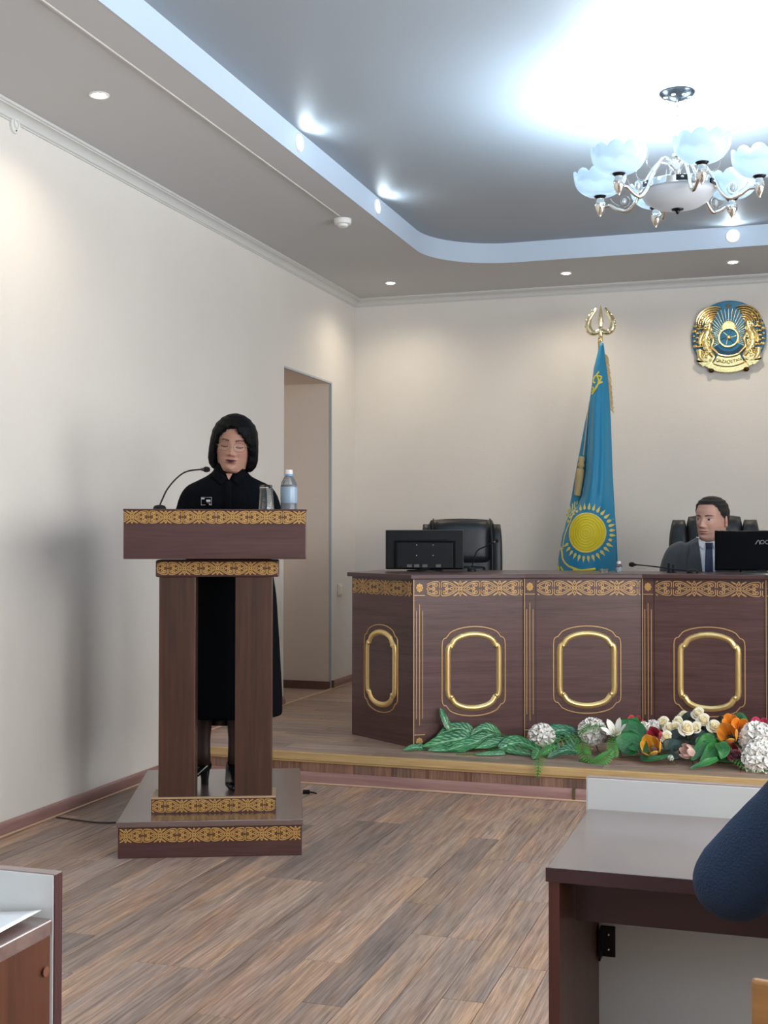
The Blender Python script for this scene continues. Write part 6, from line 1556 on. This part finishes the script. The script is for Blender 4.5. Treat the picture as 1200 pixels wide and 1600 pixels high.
# ---- the man seated behind the bench (facing the audience, looking to his right)
MX, MY = -0.385, 7.14
P_ = thing('person', 'man in a grey suit and dark blue tie seated behind the bench', 'person', (MX, MY, ZS))
SK_M = (0.55, 0.32, 0.25); zm = lambda z: z-ZS
HM = Vector((0.010, -0.03, zm(1.300)))
MHM = Matrix.Translation(HM) @ Matrix.Rotation(math.radians(-27), 4, 'Z') @ Matrix.Rotation(math.radians(2), 4, 'Y') @ Matrix.Rotation(math.radians(3), 4, 'X') @ Matrix.Translation((0, 0, -0.112))
body = MB(); head_into(body, MHM, SK_M, (0.34, 0.13, 0.12), (0.03, 0.024, 0.024), True, gaze=-0.003, scale=1.06)
hand_into(body, (-0.13, -0.30, zm(0.80)), (0.5, -1, -0.1), (0, 0, 1), 1, SK_M, 1.0, 0.5)
hand_into(body, (0.15, -0.30, zm(0.80)), (-0.5, -1, -0.1), (0, 0, 1), -1, SK_M, 1.0, 0.5)
core_into(body, 0, 0.01, ZS, 0.70, 1.19, [((-0.15, 0, zm(1.12)), (-0.24, -0.02, zm(0.88)), (-0.135, -0.29, zm(0.80))), ((0.15, 0, zm(1.12)), (0.24, -0.02, zm(0.88)), (0.155, -0.29, zm(0.80)))], SK_M)
body.link().build('body', M_SKIN, P_, 180)
# short hair: cap following the skull
def short_hair(M, sc):
    nz, na = 60, 110; mb = MB(); vs = []; keep = []
    W = [(0.05, 0.0645), (0.08, 0.070), (0.11, 0.0735), (0.15, 0.0755), (0.18, 0.069), (0.20, 0.056), (0.215, 0.036), (0.2235, 0.014), (0.225, 0.001)]
    FR = [(0.05, -0.089), (0.09, -0.089), (0.12, -0.087), (0.15, -0.086), (0.18, -0.074), (0.20, -0.056), (0.215, -0.032), (0.2235, -0.012), (0.225, -0.001)]
    BK = [(0.04, 0.070), (0.08, 0.090), (0.12, 0.104), (0.15, 0.105), (0.18, 0.092), (0.20, 0.072), (0.215, 0.044), (0.2235, 0.016), (0.225, 0.001)]
    for i in range(nz+1):
        z = 0.045+0.180*i/nz; w, f, b = interp(W, z), interp(FR, z), interp(BK, z)
        for k in range(na):
            a = 2*PI*k/na; c, s_ = math.cos(a), math.sin(a)
            line = interp([(-1.0, 0.187), (-0.80, 0.186), (-0.62, 0.174), (-0.45, 0.152), (-0.30, 0.132), (-0.1, 0.118), (0.25, 0.095), (0.6, 0.065), (1.0, 0.050)], s_)
            th = 0.0015+0.006*min(1, max(0, (z-line)/0.030)); th += 0.006*max(0, (z-0.17)/0.055)
            x = (w+th)*math.copysign(abs(c)**0.92, c); y = ((-f+th) if s_ < 0 else b+th)*math.copysign(abs(s_)**0.92, s_)
            vs.append(M @ (Vector((x, y, z+0.006*max(0, (z-0.17)/0.055)))*sc)); keep.append(z >= line)
    fs = [q for i in range(nz) for k in range(na) for q in [(i*na+k, i*na+(k+1) % na, (i+1)*na+(k+1) % na, (i+1)*na+k)] if all(keep[j] for j in q)]
    fs.append(tuple(nz*na+k for k in range(na))); used = sorted(set(j for f_ in fs for j in f_)); mp = {j: i for i, j in enumerate(used)}
    mb.add([vs[j] for j in used], [tuple(mp[j] for j in f_) for f_ in fs]); mb.build('hair', M_HAIR_M, P_, 180)
short_hair(MHM, 1.06)
M_SUIT = mat('grey_suit', rgb(64, 68, 72), 0.8, sheen=0.2, bump=0.12, bscale=600, var=0.06, vscale=30)
jk = MB()
loft_rows(jk, [(0, 0.02, zm(0.64), 0.205, 0.140), (0, 0.02, zm(0.78), 0.200, 0.138), (0, 0.01, zm(0.92), 0.200, 0.130), (0, 0.005, zm(1.04), 0.205, 0.122), (0, 0.0, zm(1.11), 0.200, 0.108), (0, 0.0, zm(1.155), 0.165, 0.092), (0.0, -0.005, zm(1.185), 0.105, 0.078), (0, -0.010, zm(1.205), 0.070, 0.066)])
for s_ in (-1, 1):
    jk.tube(spline([(s_*0.135, 0.0, zm(1.130)), (s_*0.190, -0.005, zm(1.105)), (s_*0.222, -0.01, zm(1.02)), (s_*0.245, -0.02, zm(0.88))], 5), [0.058]*6+[0.056]*5+[0.052]*5, 16)
    jk.ell((s_*0.245, -0.022, zm(0.875)), 0.054, 14, 10)
    jk.tube(spline([(s_*0.245, -0.02, zm(0.875)), (s_*0.215, -0.14, zm(0.84)), (s_*0.145, -0.285, zm(0.81))], 5), [0.053-0.0015*i for i in range(11)], 16)
me = remeshed(jk, 0.008, 5); mesh_obj('jacket', me, M_SUIT, P_)
bvm = BVHTree.FromPolygons([v.co.copy() for v in me.vertices], [tuple(p.vertices) for p in me.polygons])
M_SHIRT = mat('white_shirt', rgb(228, 234, 240), 0.7); M_TIE = mat('navy_tie', rgb(28, 40, 66), 0.5)
zc_ = zm(1.19)
patch(bvm, [(-0.062, zm(1.190)), (0.062, zm(1.190)), (0.012, zm(0.86)), (-0.012, zm(0.86))], 10, 20, -0.5, 0.003, 'shirt', M_SHIRT, P_, 0.003)
patch(bvm, [(-0.018, zm(1.150)), (0.018, zm(1.150)), (0.026, zm(0.88)), (-0.026, zm(0.88))], 6, 18, -0.5, 0.009, 'tie', M_TIE, P_, 0.005)
kn = on_front(bvm, 0, zm(1.158), -0.5, 0.012); MB().rings([ring_e(kn.x, kn.y, kn.z-0.020, 0.013, 0.010, 12), ring_e(kn.x, kn.y, kn.z, 0.018, 0.012, 12), ring_e(kn.x, kn.y, kn.z+0.016, 0.021, 0.012, 12)]).build('tie_knot', M_TIE, P_, 60)
for s_ in (-1, 1):
    patch(bvm, [(s_*0.058, zm(1.192)), (s_*0.100, zm(1.165)), (s_*0.115, zm(1.035)), (s_*0.012, zm(0.84))], 8, 18, -0.5, 0.008, 'lapel', M_SUIT, P_, 0.009)
    patch(bvm, [(s_*0.014, zm(1.172)), (s_*0.055, zm(1.205)), (s_*0.066, zm(1.165)), (s_*0.030, zm(1.135))], 6, 6, -0.5, 0.010, 'shirt_collar', M_SHIRT, P_, 0.003)
MB().rings([ring_e(0.0, -0.014, zm(1.188), 0.068, 0.064, 28), ring_e(0.002, -0.016, zm(1.222), 0.061, 0.058, 28), ring_e(0.002, -0.016, zm(1.222), 0.058, 0.055, 28), ring_e(0.0, -0.014, zm(1.188), 0.064, 0.060, 28)], True, False).build('collar_band', M_SHIRT, P_, 60)
tr = MB()
loft_rows(tr, [(0, 0.04, zm(0.66), 0.175, 0.15), (0, 0.04, zm(0.74), 0.185, 0.145), (0, 0.03, zm(0.82), 0.18, 0.13)])
for s_ in (-1, 1):
    tr.tube([(s_*0.10, 0.02, zm(0.735)), (s_*0.12, -0.20, zm(0.735)), (s_*0.13, -0.34, zm(0.72))], [0.085, 0.078, 0.068], 14); tr.ell((s_*0.13, -0.34, zm(0.715)), 0.068, 14, 10)
    tr.tube([(s_*0.13, -0.34, zm(0.71)), (s_*0.13, -0.32, zm(0.45)), (s_*0.13, -0.30, ZS*0+0.07)], [0.066, 0.058, 0.050], 14)
mesh_obj('trousers', remeshed(tr, 0.012, 4), M_SUIT, P_)
for s_ in (-1, 1):
    mb = MB(); mb.rings([[(s_*0.13+w*math.cos(a), yy, max(0.0, h/2+h/2*math.sin(a))) for a in [2*PI*k/14 for k in range(14)]] for yy, w, h in ((-0.46, 0.02, 0.03), (-0.43, 0.042, 0.045), (-0.37, 0.048, 0.06), (-0.30, 0.042, 0.095), (-0.24, 0.038, 0.09), (-0.225, 0.02, 0.06))]); mb.build('shoe', mat('black_shoe', rgb(10, 13, 15), 0.22), P_, 60)

# ---- the person at the right desk: blue sweater, elbow on the desk edge
Q_ = thing('person', 'person in a navy blue sweater leaning an elbow on the right desk', 'person', (0.22, 1.40, 0))
M_SWEAT = mat('navy_sweater', rgb(46, 62, 86), 0.9, sheen=0.05, spec=0.2, bump=0.5, bscale=320, var=0.12, vscale=12)
SK_P = (0.46, 0.27, 0.20)
LX = 0.075                                        # the trunk leans to the right
MHP = Matrix.Translation((LX+0.02, 0.12, 1.21)) @ Matrix.Rotation(PI-0.1, 4, 'Z') @ Matrix.Rotation(math.radians(8), 4, 'X') @ Matrix.Translation((0, 0, -0.112))
body = MB(); head_into(body, MHP, SK_P, (0.34, 0.13, 0.12), (0.03, 0.024, 0.024), True, nz=60, na=90)
hand_into(body, (0.02, 0.395, 0.785), (0.8, 0.5, 0), (0, 0, 1), -1, SK_P, 1.0, 0.3); hand_into(body, (0.16, 0.42, 0.785), (-0.3, 0.9, 0), (0, 0, 1), 1, SK_P, 1.0, 0.3)
E1 = Vector((-0.280, 0.205, 0.772))               # the elbow seen in the photograph, relative to the person
core_into(body, LX*0.7, 0.06, 0.0, 0.56, 0.92, [((LX-0.11, 0.09, 0.945), tuple(E1), (0.0, 0.39, 0.788)), ((LX+0.12, 0.09, 0.935), (0.30, 0.22, 0.80), (0.165, 0.41, 0.79))], SK_P, 0.8)
body.link().build('body', M_SKIN, Q_, 180)
P_old = P_; P_ = Q_; short_hair(MHP, 1.0); P_ = P_old
sw = MB()
loft_rows(sw, [(0, 0.0, 0.46, 0.175, 0.125), (0.01, 0.0, 0.58, 0.172, 0.125), (0.035, 0.03, 0.74, 0.168, 0.120), (LX*0.8, 0.07, 0.86, 0.170, 0.118), (LX, 0.09, 0.945, 0.168, 0.105), (LX, 0.10, 0.995, 0.135, 0.090), (LX+0.01, 0.105, 1.035, 0.085, 0.070), (LX+0.015, 0.11, 1.065, 0.064, 0.062)])
sw.tube(spline([(LX-0.10, 0.09, 0.985), (LX-0.165, 0.11, 0.955), (-0.190, 0.16, 0.880), tuple(E1)], 6), [0.060]*7+[0.058]*6+[0.053]*6, 18)
sw.ell(E1, (0.052, 0.052, 0.048), 18, 12)
sw.tube(spline([tuple(E1), (-0.17, 0.31, 0.788), (-0.02, 0.385, 0.788)], 6), [0.051-0.0012*i for i in range(13)], 18)
sw.tube(spline([(LX+0.10, 0.09, 0.955), (LX+0.18, 0.10, 0.925), (0.285, 0.16, 0.86), (0.30, 0.22, 0.80)], 6), [0.060]*7+[0.058]*6+[0.055]*6, 18)
sw.ell((0.30, 0.22, 0.80), 0.052, 18, 12)
sw.tube(spline([(0.30, 0.22, 0.80), (0.24, 0.33, 0.797), (0.165, 0.41, 0.790)], 6), [0.052-0.0013*i for i in range(13)], 18)
mesh_obj('sweater', remeshed(sw, 0.009, 5), M_SWEAT, Q_)
tr = MB(); M_JEANS = mat('dark_trousers', rgb(30, 32, 38), 0.9)
loft_rows(tr, [(0, -0.02, 0.455, 0.17, 0.13), (0, -0.02, 0.50, 0.18, 0.13), (0, -0.01, 0.56, 0.175, 0.12)])
for s_ in (-1, 1):
    tr.tube([(s_*0.09, -0.02, 0.515), (s_*0.11, 0.20, 0.515), (s_*0.12, 0.36, 0.50)], [0.068, 0.066, 0.062], 14); tr.ell((s_*0.12, 0.36, 0.495), 0.062, 14, 10)
    tr.tube([(s_*0.12, 0.36, 0.49), (s_*0.12, 0.36, 0.28), (s_*0.12, 0.37, 0.07)], [0.060, 0.054, 0.048], 14)
mesh_obj('trousers', remeshed(tr, 0.012, 4), M_JEANS, Q_)
for s_ in (-1, 1):
    mb = MB(); mb.rings([[(s_*0.12+w*math.cos(a), yy, max(0.0, h/2+h/2*math.sin(a))) for a in [2*PI*k/14 for k in range(14)]] for yy, w, h in ((0.54, 0.02, 0.03), (0.51, 0.042, 0.045), (0.45, 0.046, 0.06), (0.38, 0.042, 0.095), (0.32, 0.038, 0.09), (0.305, 0.02, 0.06))]); mb.build('shoe', mat('black_shoe', rgb(10, 13, 15), 0.22), Q_, 60)
